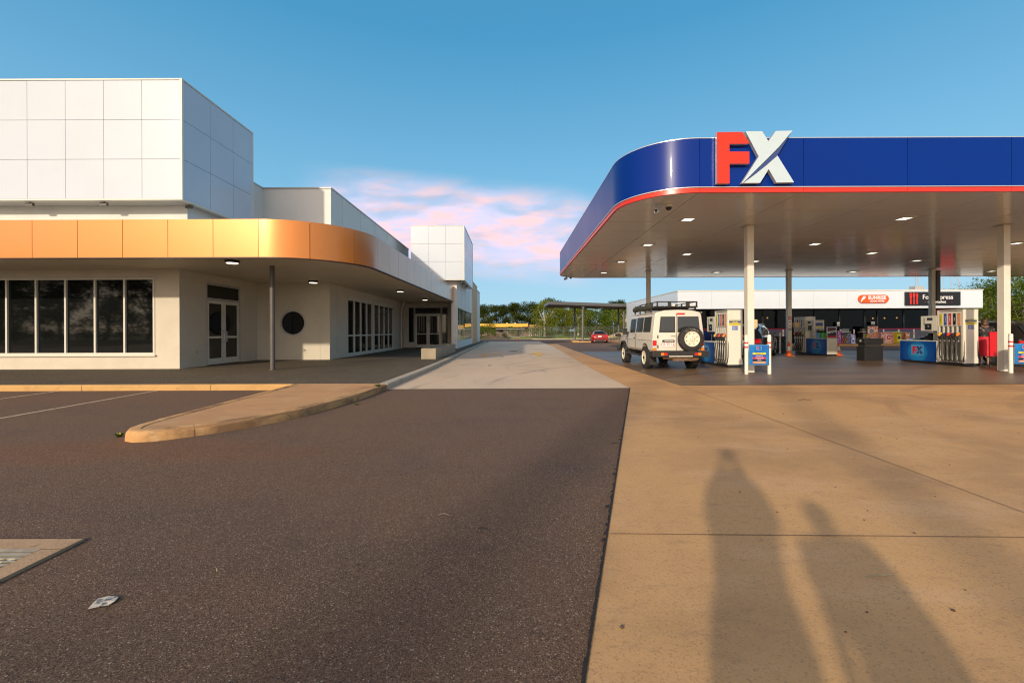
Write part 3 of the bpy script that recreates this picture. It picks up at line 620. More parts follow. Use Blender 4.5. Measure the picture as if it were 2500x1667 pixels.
for (x, y) in [(a, b) for a in (5.28, 11.75, 19.55, 27.5) for b in (12.9, 16.7, 20.8, 24.7)]+[(7.65, 18.8), (15.64, 18.7), (23.8, 18.7)]:
    a = MB(); z = ZS+.012; w, h = .22, .22; a.box(x-w, x+w, y-h, y-h+.07, z-.02, z); a.box(x-w, x+w, y+h-.07, y+h, z-.02, z); a.box(x-w, x-w+.07, y-h+.07, y+h-.07, z-.02, z); a.box(x+w-.07, x+w, y-h+.07, y+h-.07, z-.02, z)
    d = a.build('downlight', M_cream2, CAN); a = MB(); a.box(x-w+.075, x+w-.075, y-h+.075, y+h-.075, z-.014, z-.004); a.build('lens', M_lampw, d)
def cctv(x, y):
    a = MB(); z = ZS+.01; a.lathe([(.075, z), (.075, z-.03), (.05, z-.05), (.022, z-.06), (.022, z-.11)], (x, y, 0), 18)
    q = Matrix.Translation((x, y, z-.15)) @ Matrix.Rotation(R(-35), 4, 'Z') @ Matrix.Rotation(R(20), 4, 'X')
    a.box(-.05, .05, -.18, .10, -.045, .045, 0, q); a.box(-.058, .058, -.20, .08, .046, .055, 0, q); o = a.build('bullet_camera', M_white, CAN)
    a = MB(); a.box(-.036, .036, -.188, -.181, -.035, .035, 0, q); a.build('camera_lens', M_black, o)
    a = MB(); x2 = x+.28; a.lathe([(.10, z), (.10, z-.035), (.085, z-.08)], (x2, y, 0), 20); o = a.build('dome_camera', M_trim, CAN, smooth=True)
    a = MB(); a.lathe([(.08, z-.081), (.07, z-.13), (.04, z-.155), (.001, z-.165)], (x2, y, 0), 20); a.build('camera_lens', M_black, o, smooth=True)
cctv(3.86, 11.35); cctv(3.3, 26.2)

# the two letters, outline in units of the letter height, origin bottom left
def zc(p): return ((p[0]-385)/1052*1.0, (1252-p[1])/1052)
FP = [zc(p) for p in [(385, 215), (905, 212), (1045, 440), (1010, 452), (640, 452), (640, 610), (1040, 610), (1042, 855), (640, 855), (640, 1252), (385, 1252)]]
XU = [zc(p) for p in [(968, 200), (1303, 200), (1432, 405), (1578, 197), (1918, 190), (1640, 520), (1400, 760), (1180, 975), (1040, 1115), (905, 1250), (880, 1254), (1232, 712)]]
XL = [zc(p) for p in [(1612, 695), (1945, 1236), (1590, 1240), (1432, 968), (1258, 1244), (920, 1246), (1150, 1078), (1400, 880)]]
XM = [zc(p) for p in [(1918, 196), (1616, 690), (1402, 874), (1150, 1072), (915, 1244), (1050, 1112), (1186, 980), (1408, 764), (1650, 522)]]
def fx(parent, O, U, V, h, depth, mats, nm=('letter_f', 'letter_x', 'letter_swoosh'), ret=None):
    O, U, V = Vector(O), Vector(U).normalized(), Vector(V).normalized(); Nn = U.cross(V)
    for name, polys, m, dd in ((nm[0], [FP], mats[0], depth), (nm[1], [XU, XL], mats[1], depth), (nm[2], [XM], mats[2], depth*.75)):
        if m is None: continue
        a = MB()
        for P in polys: a.prism([(x*h, y*h) for x, y in P], O, U, V, Nn*dd, 0, 1)
        a.build(name, [m, ret or m], parent)
lx, lz0 = 0, 0
LX = (1745.8-1250)*CY0/F; LZ = H+(YH-452.5-ROLL*496)*CY0/F
fx(CAN, (LX, CY0-.03, LZ), (1, 0, 0), (0, 0, 1), 125.2*CY0/F, .10, (M_fred, M_fwhite, M_navy), ret=M_fret)

# ================================================================== the shop behind the pumps
SH = thing('station_shop', 'low white fronted station shop with dark glass wall behind the fuel pumps', 'shop', (15, 37.5, 0), world=True)
SX0, SX1, SYF, SYW = 13.85, 39.35, 36.0, 37.6
a = MB(); n = 9; w = (SX1-SX0)/n
for i in range(n): a.box(SX0+i*w+.006, SX0+(i+1)*w-.006, SYF, SYF+.08, 3.13, 4.60)
n = 6; w = 16.0/n
for i in range(n): a.box(SX0, SX0+.08, SYF+.09+i*w, SYF+.09+(i+1)*w-.012, 3.13 if i < 1 else .2, 4.60)
a.box(SX1-.08, SX1, SYF+.09, SYF+14, 3.13, 4.6)
fs = a.build('fascia', mat('shop_fascia_white', (.64, .72, .80), .3, var=.03, scale=.6), SH)
a = MB(); a.box(SX0-.03, SX1+.03, SYF-.04, SYF+.15, 4.60, 4.68); a.box(SX0-.03, SX0+.15, SYF+.15, 52, 4.60, 4.68); a.box(SX1-.15, SX1+.03, SYF+.15, 50, 4.6, 4.68); a.build('cap', M_trim, SH)
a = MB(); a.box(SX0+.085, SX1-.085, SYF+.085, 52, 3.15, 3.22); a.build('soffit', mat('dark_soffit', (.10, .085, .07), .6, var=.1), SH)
a = MB(); a.box(SX0+.16, SX1-.16, SYF+.16, 52, 4.3, 4.36); a.build('roof', M_frame2, SH)
a = MB(); a.box(12, 60, SYF-.12, 56, .001, .15); tag(a.build('shop_pavement', A_tan), kind='structure')
a = MB(); a.box(12, 60, SYF-.27, SYF-.12, .001, .155); tag(a.build('shop_kerb', A_kerb), kind='structure')
def sglass():
    m = bpy.data.materials.new('shop_glass'); m.use_nodes = True; nt = m.node_tree; nt.nodes.remove(nt.nodes['Principled BSDF']); o = nt.nodes['Material Output']
    t = N(nt, 'ShaderNodeBsdfTransparent'); t.inputs[0].default_value = (.24, .24, .23, 1); g = N(nt, 'ShaderNodeBsdfGlossy'); g.inputs['Roughness'].default_value = .03
    fr = N(nt, 'ShaderNodeFresnel'); fr.inputs[0].default_value = 1.28; mx = N(nt, 'ShaderNodeMixShader'); nt.links.new(fr.outputs[0], mx.inputs[0]); nt.links.new(t.outputs[0], mx.inputs[1]); nt.links.new(g.outputs[0], mx.inputs[2]); nt.links.new(mx.outputs[0], o.inputs[0]); return m
M_sglass = sglass()
# mullions and panes; solid panels with red and blue stripe below some bays
fr = MB(); xm = [15.3, 17.3, 19.6, 21.9, 24.2, 26.4, 28.6, 30.8, 31.9, 34.2, 36.5, 38.6]
for x in xm: fr.box(x-.05, x+.05, SYW, SYW+.12, .15, 3.14)
fr.box(15.3, 38.6, SYW+.0, SYW+.12, 3.05, 3.14)
fo = fr.build('shop_window', M_black, SH)
g = MB()
for xa, xb in zip(xm, xm[1:]): g.box(xa+.06, xb-.06, SYW+.05, SYW+.06, 1.44 if (19.6 <= xa < 24 or xa >= 31.9) else .16, 3.04)
g.build('pane', M_sglass, fo)
for xa, xb in ((19.6, 24.2), (31.9, 38.6)):
    a = MB(); a.box(xa+.06, xb-.06, SYW-.03, SYW+.04, .15, 1.30); a.build('base_panel', mat('slate_panel', (.11, .12, .15), .5, var=.08), SH)
    a = MB(); a.box(xa+.06, xb-.06, SYW-.04, SYW+.04, 1.302, 1.365); a.build('blue_stripe', M_sblue, SH); a = MB(); a.box(xa+.06, xb-.06, SYW-.05, SYW+.04, 1.368, 1.44); a.build('red_stripe', M_sred, SH)
a = MB(); a.box(36.55, 38.55, SYW-.09, SYW-.05, 1.45, 3.1); a.build('red_wall_panel', M_sred, SH)
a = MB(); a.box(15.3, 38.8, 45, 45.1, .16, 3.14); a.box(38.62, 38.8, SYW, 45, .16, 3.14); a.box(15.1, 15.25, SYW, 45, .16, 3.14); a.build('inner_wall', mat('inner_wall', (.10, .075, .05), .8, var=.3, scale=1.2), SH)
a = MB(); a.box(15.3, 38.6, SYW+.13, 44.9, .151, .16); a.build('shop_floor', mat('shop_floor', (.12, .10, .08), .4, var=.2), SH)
# shelves and goods inside
rs = random.Random(5); cols = [mat('goods_'+n_, c, .5, var=.2, scale=9) for n_, c in (('yellow', (.7, .42, .03)), ('red', (.6, .05, .03)), ('blue', (.03, .12, .5)), ('white', (.7, .7, .65)), ('orange', (.75, .25, .03)))]
for x in (15.9, 18.2, 21, 24.5, 28, 32.5, 35.5):
    sh = MB(); sh.box(x, x+1.5, 41, 41.5, .16, 2.1 if x < 20 else 1.5); gd = MB()
    top = 2.0 if x < 20 else 1.4
    for z in [.5+.32*i for i in range(int((top-.4)/.32)+1)]:
        xx = x+.02
        while xx < x+1.42: w = rs.uniform(.06, .18); gd.box(xx, min(xx+w, x+1.49), 40.85, 40.99, z, z+rs.uniform(.14, .27), rs.randrange(5)); xx += w+.01
    t_ = thing('shop_shelf', '', 'shelf', (x, 41, 0), world=True)
    t_['label'] = {15.9: 'tall goods shelf inside the shop nearest its left corner', 18.2: 'tall goods shelf inside the shop, second from its left corner', 21: 'low goods shelf behind the striped shop wall near the navy wagon', 24.5: 'low goods shelf inside the shop glass left of the drinks fridges', 28: 'low goods shelf inside the shop glass behind the drinks fridges', 32.5: 'low goods shelf inside the shop below the black food sign', 35.5: 'low goods shelf inside the shop at its right end'}[x]; t_['group'] = 'goods shelves inside the shop'
    sh.build('frame', M_cream2, t_); gd.build('goods', cols, t_)
for i, (px, py) in enumerate(((1873.5, 776), (2131, 777), (2159.5, 776.5), (2189.5, 775.8))):
    X, Z = (px-1250)*38.2/F, H-(py-YH+ROLL*(px-1250))*38.2/F
    t_ = thing('pendant_lamp', ['small warm pendant lamp glowing behind the navy wagon', 'small warm pendant lamp above the orange poster', 'small warm pendant lamp left of the shop stripe wall', 'small warm pendant lamp above the yellow and black display'][i], 'lamp', (X, 38.2, Z), group='warm pendant lamps inside the shop')
    a = MB(); a.tube([(0, 0, .06), (0, 0, 3.1-Z)], .008, 5); a.build('cord', M_black, t_); a = MB(); a.ball((0, 0, 0), .06, 8); a.build('bulb', mat('warm_bulb', (1, .6, .2), .5, var=0, emit=(1, .5, .14), estr=9), t_, smooth=True)
# signs
sg = thing('round_ended_sign', 'orange red pill shaped store sign with white bird on the shop fascia', 'sign', (30.1, SYF, 3.9), world=True)
def pill(x0, x1, z0, z1):
    r = (z1-z0)/2; P = []
    for cx, a0 in ((x1-r, -90), (x0+r, 90)):
        for i in range(17): an = R(a0+180*i/16); P.append((cx+r*math.cos(an), (z0+z1)/2+r*math.sin(an)))
    return P
X0 = (2094-1250)*SYF/F; X1 = (2167.5-1250)*SYF/F; Z1 = H+(YH-720-3.5)*SYF/F; Z0 = H+(YH-739.6-3.5)*SYF/F
a = MB(); a.prism(pill(X0, X1, Z0, Z1), (0, SYF-.02, 0), (1, 0, 0), (0, 0, 1), (0, -.10, 0)); a.build('sign_face', mat('sign_orange', (.75, .10, .015), .35, var=.02), sg)
text('SUNRISE', .40, ((X0+X1)/2+.27, SYF-.125, (Z0+Z1)/2+.09), (1, 0, 0), (0, 0, 1), M_txtw, sg, bold=.014, xs=1.0)
text('LOCAL STORE', .185, ((X0+X1)/2+.27, SYF-.125, (Z0+Z1)/2-.19), (1, 0, 0), (0, 0, 1), M_txtw, sg, bold=.008)
bird = [(0, 0), (.10, .02), (.12, .14), (.22, .20), (.34, .26), (.40, .38), (.46, .44), (.42, .50), (.34, .49), (.28, .52), (.20, .48), (.16, .38), (.06, .22)]
a = MB(); a.prism([(p[0]*.95, p[1]*.95) for p in bird], (X0+.17, SYF-.122, Z0+.08), (1, 0, 0), (0, 0, 1), (0, -.006, 0)); a.build('bird_emblem', M_txtw, sg)
sg = thing('food_sign', 'black food shop sign with red fork, spoon and knife on the fascia', 'sign', (35, SYF, 3.9), world=True)
X0 = (2208-1250)*SYF/F; X1 = (2342-1250)*SYF/F; Z1 = H+(YH-712.7-4)*SYF/F; Z0 = H+(YH-745.5-4)*SYF/F
a = MB(); a.box(X0, X1, SYF-.12, SYF-.01, Z0, Z1); a.build('sign_face', mat('sign_black', (.012, .012, .014), .4, var=0), sg)
zm = (Z0+Z1)/2
text('FoodXpress', .52, (X0+2.68, SYF-.125, zm+.11), (1, 0, 0), (0, 0, 1), M_txtw, sg, bold=.006)
text('cafe  market', .30, (X0+2.60, SYF-.125, zm-.28), (1, 0, 0), (0, 0, 1), M_txtw, sg, bold=.005)
def cutl(pts, x): a = MB(); a.prism(pts, (x, SYF-.122, zm), (1, 0, 0), (0, 0, 1), (0, -.008, 0)); a.build('cutlery_emblem', M_sred2, sg)
M_sred2 = mat('emblem_red', (.75, .03, .02), .4, var=0)
cutl([(-.05, -.48), (.05, -.48), (.055, -.1), (.03, 0), (.09, .1), (.09, .48), (.05, .48), (.045, .2), (.02, .2), (.018, .48), (-.018, .48), (-.02, .2), (-.045, .2), (-.05, .48), (-.09, .48), (-.09, .1), (-.03, 0), (-.055, -.1)], X0+.43)
cutl([(-.05, -.48), (.05, -.48), (.055, -.1), (.03, 0)]+[(.10*math.cos(R(a_)), .29+.2*math.sin(R(a_))) for a_ in range(-60, 241, 20)]+[(-.03, 0), (-.055, -.1)], X0+.70)
cutl([(-.05, -.48), (.05, -.48), (.055, -.1), (.03, 0), (.07, .05), (.09, .2), (.08, .38), (.0, .48), (-.05, .46), (-.05, .02), (-.055, -.1)], X0+.95)
for x in (X0+1.62, X0+3.85): a = MB(); a.lathe([(.03, -.008), (.03, 0)], (x, SYF-.122, zm-.28), 10, axis='Y'); a.build('dot', M_sred2, sg)
t_ = thing('roof_unit', 'small grey air conditioning unit with a pipe on the shop roof', 'air conditioner', (34.4, 36.6, 4.68), world=True)
a = MB(); a.box(34.0, 34.75, 36.3, 36.9, 4.69, 5.0); a.build('casing', M_frame2, t_, bevel=.02); a = MB(); a.tube([(34.35, 36.6, 5.0), (34.35, 36.6, 6.2)], .035, 8); a.tube([(34.5, 36.6, 5.0), (34.5, 36.6, 6.2)], .02, 8); a.build('pipe', M_frame2, t_)

# ================================================================== fuel pumps
SOCK = [('yellow', M_yel), ('blue', M_sblue), ('red', M_sred), ('black', M_blk), ('orange', M_org)]
M_plas = {'yellow': mat('nozzle_yellow', (.75, .42, .02), .4, var=0), 'blue': mat('nozzle_blue', (.01, .02, .08), .4, var=0), 'red': mat('nozzle_red', (.62, .02, .02), .4, var=0), 'black': M_black, 'orange': mat('nozzle_orange', (.75, .2, .02), .4, var=0)}
def text_flip(*a, **k): return text(*a, **k)
def pump(label, loc, flip, rz=0):
    t = thing('fuel_pump', label, 'fuel pump', loc, rz, 'fuel pumps with five hoses')
    Ltot = 2.56; W_ = .54
    fy = (lambda y: Ltot-y) if flip else (lambda y: y)
    def B(mb, x0, x1, y0, y1, z0, z1, mi=0): mb.box(x0, x1, fy(y0), fy(y1), z0, z1, mi)
    a = MB(); B(a, .03, W_-.03, .03, .97, .02, .10); B(a, .03, W_-.03, .97, 2.53, .02, .09); a.build('plinth', M_black, t)
    # casing: end slab, hose bay, top, ribs
    a = MB(); B(a, 0, W_, 0, .055, .10, 2.03); B(a, .10, W_-.10, .055, .90, .10, 1.08); B(a, 0, W_, .90, .96, .10, 2.03); B(a, .12, W_-.12, .055, .90, 1.08, 1.46); B(a, .004, W_-.004, .055, .90, 1.46, 2.0)
    B(a, 0, W_, -.004, .965, 2.03, 2.06); a.build('casing', M_cream, t, bevel=.004)
    for side in (0, 1):
        X = (lambda d: d) if side == 0 else (lambda d: W_-d)
        U = (0, -1, 0) if side == 0 else (0, 1, 0)
        rib = MB()
        for i in range(6): y = .06+i*.166; B(rib, min(X(.0), X(.10)), max(X(.0), X(.10)), y-.004 if i else y, y+.016, .12, 1.06)
        for i in range(6): y = .06+i*.166; B(rib, min(X(.0), X(.12)), max(X(.0), X(.12)), y, y+.03, 1.08, 1.46)
        rib.build('divider', M_cream2, t)
        for i in range(5):
            name, ms = SOCK[4-i]; yc = .06+.166*i+.088
            a = MB(); B(a, min(X(-.004), X(.003)), max(X(-.004), X(.003)), yc-.045, yc+.045, 1.50, 1.92); st = a.build('grade_sticker', ms, t)
            text({'yellow': 'Unleaded', 'blue': 'Unleaded 95', 'red': 'Unleaded 98', 'black': 'Diesel', 'orange': 'Premium Diesel'}[name], .05, (X(-.006), fy(yc), 1.71), (0, 0, 1), (0, 1 if side == 0 else -1, 0), M_txtk if name == 'yellow' else M_txtw, st, depth=.001)
            a = MB(); B(a, min(X(.112), X(.118)), max(X(.112), X(.118)), yc-.04, yc+.04, 1.18, 1.42); a.build('nozzle_slot', M_black, t)
            sgn = 1 if side == 0 else -1; px = lambda d: X(d)
            nz = MB(); yy = fy(yc)
            nz.tube([(px(.09), yy, 1.30), (px(.02), yy, 1.19), (px(-.05), yy, 1.12)], [.016, .024, .034], 8, 1)
            nz.tube([(px(.01), yy, 1.19), (px(-.06), yy, 1.15), (px(-.10), yy, 1.09)], [.035, .05, .03], 8, 0)
            nz.tube([(px(-.04), yy, 1.12), (px(-.05), yy, 1.02), (px(-.03), yy, .94)], [.034, .028, .022], 8, 2)
            nz.tube([(px(-.10), yy, 1.11), (px(-.115), yy, 1.03), (px(-.05), yy, .96)], .007, 5, 2)
            nz.tube([(px(-.03), yy, .94), (px(-.03), yy, .88)], .026, 8, 1)
            nz = nz.build('nozzle', [M_plas[name], M_steel, M_black], t, smooth=True)
            h = MB(); P = []; dy = (-.12 if not flip else .12)
            for k in range(17):
                q = k/16; ang = math.pi*q; P.append((px(-.03-.09*math.sin(ang)), yy+dy*(q**1.3)*1.5, .88-.72*math.sin(math.pi*q*.5)**.9 if q < .5 else .88-.72*math.sin(math.pi*.25)**.9-(.72-.72*math.sin(math.pi*.25)**.9)*math.sin(math.pi*(q-.5))))
            end = P[-1]; P.append((px(.02), yy+dy*1.25, P[-1][2]+.22)); P.append((px(.03), yy+dy*1.15, .75)); P.append((px(.04), yy+dy*1.1, .98)); h.tube(P, .016, 8); h.build('hose', M_rubber, t, smooth=True)
        a = MB(); B(a, min(X(.094), X(.099)), max(X(.094), X(.099)), .30, .36, .55, .68); a.build('rating_plate', M_frame2, t)
        a = MB(); B(a, min(X(0), X(.004)), max(X(0), X(.004)), 1.0, 2.54, .09, .865); o = a.build('cabinet_panel', M_pblue, t)
        x = X(-.003); yc = fy(1.78); h = .30; oo = (x, yc+(.19 if side == 0 else -.19), .36)
        a = MB(); gl = [(-.06+.05*math.cos(R(b_)), .0) for b_ in (0,)]; P = []
        for cx, cz, a0 in ((.43, .33, 0), (-.03, .33, 90), (-.03, -.02, 180), (.43, -.02, 270)):
            for k in range(5): an = R(a0+22.5*k); P.append((cx+.035*math.cos(an), cz+.035*math.sin(an)))
        a.prism(P, (X(.001), oo[1], oo[2]), U, (0, 0, 1), (-.003 if side == 0 else .003, 0, 0)); a.build('logo_glow', M_glow, o)
        fx(o, oo, U, (0, 0, 1), h, .003, (M_sred, M_navy, None), nm=('letter_f', 'letter_x', ''))
        # payment terminal
        a = MB(); B(a, min(X(.0), X(.05)), max(X(.0), X(.05)), .97, 1.62, 1.28, 1.86); tm = a.build('pay_terminal', M_cream, t, bevel=.006)
        yv = lambda p, q_: (fy(p), fy(q_))
        a = MB(); B(a, min(X(-.004), X(.002)), max(X(-.004), X(.002)), 1.14, 1.36, 1.68, 1.79); a.build('display', mat('display_grey', (.06, .07, .075), .2, var=0), tm)
        a = MB(); B(a, min(X(-.012), X(.002)), max(X(-.012), X(.002)), 1.18, 1.44, 1.32, 1.56); a.build('keypad', M_black, tm)
        a = MB()
        for k in range(4): B(a, min(X(-.004), X(.002)), max(X(-.004), X(.002)), 1.46, 1.50, 1.52+.07*k, 1.56+.07*k)
        a.build('button', M_txtk, tm); a = MB(); B(a, min(X(-.014), X(-.010)), max(X(-.014), X(-.010)), 1.28, 1.32, 1.44, 1.47); a.build('card_light', M_txtw, tm)
    a = MB(); B(a, .05, W_-.05, .97, 1.60, 1.30, 1.84); B(a, .18, W_-.18, 1.1, 1.3, .90, 1.30); a.build('terminal_core', M_cream2, t)
    a = MB(); B(a, .005, W_-.005, .98, 2.55, .09, .87); a.build('cabinet', M_cream, t); a = MB(); B(a, -.012, W_+.012, .966, 2.565, .875, .90); a.build('cabinet_top', M_cream, t)
    # end stickers
    ye = fy(-.003); s_ = -1 if not flip else 1
    if not flip:
        a = MB(); a.box(.06, .48, -.006, -.001, 1.60, 1.70); a.build('hours_sticker', M_sblue, t); a = MB(); a.box(.06, .48, -.006, -.001, 1.50, 1.598); a.build('pay_sticker', M_yel, t)
        text('OPENING HOURS', .055, (.27, -.008, 1.672), (1, 0, 0), (0, 0, 1), M_txty, t, depth=.001, bold=.001); text('HOURS', .055, (.27, -.008, 1.622), (1, 0, 0), (0, 0, 1), M_txty, t, depth=.001, bold=.001)
        text('PAY IN STORE', .062, (.27, -.008, 1.549), (1, 0, 0), (0, 0, 1), M_sblue, t, depth=.001)
        a = MB(); a.box(.165, .375, -.006, -.001, 1.34, 1.49); p_ = a.build('camera_notice', mat('notice_blue', (.20, .28, .55), .4, var=.5, scale=12, col2=(.02, .08, .30)), t); text('CCTV', .06, (.27, -.008, 1.41), (1, 0, 0), (0, 0, 1), M_txtw, p_, depth=.001)
    return t
PA = pump('white fuel pump behind the off road wagon, with five coloured nozzles', (7.71, 15.42, .012), False)
PD = dup(PA, (16.30, 15.56, .012), label='white fuel pump beside the woman in the red skirt'); 
PB = pump('white fuel pump between two traffic cones, hoses on its far end', (16.03, 21.93, .012), True)
# back side pump gets a hours notice over its cabinet
PB2 = MB(); PB2.box(.09, .46, 2.56-1.63, 2.56-1.625, 1.55, 1.72); o = PB2.build('hours_sticker', M_sblue, PB); PB2 = MB(); PB2.box(.09, .46, .928, .934, 1.47, 1.548); PB2.build('pay_sticker', M_yel, PB)
text('OPENING HOURS', .05, (.275, .926, 1.68), (1, 0, 0), (0, 0, 1), M_txty, PB, depth=.001); text('PAY IN STORE', .05, (.275, .926, 1.51), (1, 0, 0), (0, 0, 1), M_sblue, PB, depth=.001)
# washing tubs and a framed poster standing on the middle pump's cabinet
for i, (lab, y, c) in enumerate((('light blue squeegee tub on the cabinet of the middle fuel pump', 22.75, (.12, .38, .66)), ('green squeegee tub on the cabinet of the middle fuel pump', 22.42, (.10, .50, .06)))):
    t_ = thing('squeegee_tub', lab, 'tub', (16.22, y, .913)); a = MB(); a.lathe([(.11, 0), (.135, .28), (.14, .29), (.125, .29), (.1, .02)], (0, 0, 0), 16); a.build('tub', mat('tub_plastic', c, .35, var=.1), t_, smooth=True)
    a = MB(); a.tube([(.03, 0, .1), (-.02, .03, .44)], .01, 6); a.box(-.10, .06, .02, .05, .43, .47); a.build('squeegee', M_black, t_)
t_ = thing('framed_poster', 'framed black and red poster standing on the middle pump cabinet', 'poster', (16.05, 21.96, .913))
a = MB(); a.box(0, .50, 0, .03, 0, .03); a.box(0, .50, 0, .03, .55, .58); a.box(0, .03, 0, .03, .03, .55); a.box(.47, .50, 0, .03, .03, .55); a.build('frame', M_steel, t_)
a = MB(); a.box(.03, .47, .01, .02, .03, .55); p_ = a.build('print', mat('poster_dark', (.02, .018, .02), .4, var=1, scale=5, col2=(.20, .01, .015), thr=(.55, .6)), t_)
text('READY', .15, (.25, .006, .33), (1, 0, .15), (-.15, 0, 1), M_txtw, p_, depth=.001, bold=.004)
a = MB(); a.box(.06, .44, .004, .008, .05, .12); a.build('colour_bar', M_sred, p_)

# ================================================================== bollards and signs
def bollard(label, x, y, h=1.2, r=.052, group='white bollards with red bands'):
    t = thing('bollard', label, 'bollard', (x, y, .01), group=group)
    a = MB(); a.lathe([(r, 0), (r, h-.03), (r*.8, h-.008), (r*.4, h), (.001, h+.002)], (0, 0, 0), 20); a.build('post', M_col, t, smooth=True)
    for z in (.93, .795): a = MB(); a.lathe([(r+.003, z*h/1.2), (r+.003, (z+.045)*h/1.2), (r+.001, (z+.045)*h/1.2), (r+.001, z*h/1.2)], (0, 0, 0), 20); a.build('reflective_band', M_sred, t, smooth=True)
    return t
b1 = bollard('banded bollard left of the grade sign at the middle column', 7.12, 13.10)
dup(b1, (7.83, 13.12, .01), label='banded bollard right of the grade sign at the middle column')
dup(b1, (15.24, 13.17, .01), label='banded bollard left of the grade sign by the right hand column')
dup(b1, (15.95, 13.19, .01), label='banded bollard right of the grade sign at the photo edge')
def grade_sign(label, x, y):
    t = thing('grade_sign', label, 'sign', (x, y, 0), group='blue fuel grade signs')
    w = .60; a = MB(); a.box(0, w, 0, .012, .30, .90); p = a.build('panel', mat('sign_blue', (.01, .20, .52), .3, var=.5, scale=1.6, col2=(.01, .09, .38)), t); a = MB(); a.box(-.012, w+.012, .0125, .02, .29, .91); a.build('frame', M_steel, t)
    a = MB(); P = []
    for cx, cz, a0 in ((.355, .845, 0), (.225, .845, 90), (.225, .765, 180), (.355, .765, 270)):
        for k in range(5): an = R(a0+22.5*k); P.append((cx+.02*math.cos(an), cz+.02*math.sin(an)))
    a.prism(P, (0, -.001, 0), (1, 0, 0), (0, 0, 1), (0, -.002, 0)); a.build('logo_glow', M_glow, p)
    fx(p, (.225, -.004, .76), (1, 0, 0), (0, 0, 1), .09, .002, (M_sred, M_navy, None), nm=('letter_f', 'letter_x', ''))
    for i, (m, tx, tm) in enumerate(((M_yel, 'Unleaded 91', M_txtk), (M_sblue, 'Unleaded 95', M_txtw), (M_sred, 'Unleaded 98', M_txtw), (M_blk, 'Diesel', M_txtw), (M_org, 'Premium Diesel', M_txtw))):
        z = .345+(4-i)*.066; a = MB(); a.box(.10, .50, -.004, -.001, z, z+.056); o = a.build('grade_bar', m, p); text(tx, .045, (.30, -.006, z+.028), (1, 0, 0), (0, 0, 1), tm, o, depth=.001)
    return t
g1 = grade_sign('blue fuel grade sign between two bollards before the middle column', 7.175, 13.03)
dup(g1, (15.295, 13.10, 0), label='blue fuel grade sign cut by the right photo edge')
t_ = bollard('slim banded bollard before the black cabinet behind the traffic cone', 15.30, 24.6, group='white bollards with red bands')
for i, (px, lab) in enumerate(((1912, 'banded shopfront bollard left of the middle pump'), (2052, 'banded shopfront bollard behind the purple display'), (2085, 'banded shopfront bollard behind the blue display'), (2120.6, 'banded shopfront bollard behind the green display'), (2157, 'banded shopfront bollard behind the pink display'), (2194, 'banded shopfront bollard behind the yellow and black display'), (2231, 'banded shopfront bollard above the black car bonnet'))):
    dup(t_, ((px-1250)*36.1/F, 36.1, .15), label=lab, sc=1.02)

# ================================================================== cones, bins, cabinet
M_cone = mat('cone_orange', (.80, .13, .015), .5, var=.1, scale=6); M_conew = mat('cone_white', (.75, .74, .70), .4, var=.05)
def cone(label, x, y, h=.72):
    t = thing('traffic_cone', label, 'traffic cone', (x, y, .012), group='orange traffic cones'); s = h/.72
    a = MB(); a.box(-.19, .19, -.19, .19, 0, .035); a.build('base', M_cone, t, bevel=.01)
    a = MB(); a.lathe([(.15, .035), (.112, .26)], (0, 0, 0), 24); a.lathe([(.066, .48), (.03, .70), (.022, .72), (.001, .72)], (0, 0, 0), 24); a.build('cone_body', M_cone, t, smooth=True)
    a = MB(); a.lathe([(.112, .261), (.066, .479)], (0, 0, 0), 24); a.build('reflective_sleeve', M_conew, t, smooth=True); return t
c1 = cone('orange and white traffic cone in front of the middle back column', 14.32, 22.3)
dup(c1, (16.83, 22.25, .012), label='orange and white traffic cone half hidden behind the middle pump cabinet')
dup(c1, (.75, 62.0, 0), label='distant orange traffic cone on the road edge near the orange roofed building')
def trash(label, x, y, rz, s=1.0):
    t = thing('rubbish_bin', label, 'bin', (x, y, .012), rz, group='black square bins')
    a = MB(); a.box(0, .82, 0, .42, 0, .62); a.build('body', M_black, t, bevel=.01); a = MB(); a.box(-.012, .832, -.012, .432, .73, .97); a.build('hood', M_black, t, bevel=.015)
    a = MB(); a.box(.05, .77, .03, .39, .62, .73); a.build('liner', M_rubber, t)
    a = MB(); a.tube([(.0, -.02, .63), (.3, -.03, .60), (.6, -.03, .61), (.83, -.02, .64)], .025, 6); a.build('liner_rim', M_rubber, t, smooth=True)
    a = MB(); a.lathe([(.05, -.016), (.05, -.012)], (0, .2, .86), 14, axis='X'); a.build('badge', M_frame2, t); return t
tb = trash('black rubbish bin standing alone on the forecourt between the pumps', 15.03, 18.36, R(3))
dup(tb, (15.35, 25.4, .012), label='black bin behind the slim bollard beside the navy wagon')
ib = thing('freezer_chest', 'upright blue chest with red top edge seen behind the payment terminal', 'freezer', (11.4, 25.6, .012)); a = MB(); a.box(0, .9, 0, .7, 0, 1.3); a.build('cabinet', M_sblue, ib, bevel=.02); a = MB(); a.box(-.01, .91, -.01, .71, 1.302, 1.42); a.build('lid', M_sred, ib, bevel=.01)
a = MB(); a.box(.42, .48, -.02, -.001, .1, 1.1); a.build('handle', M_frame, ib)
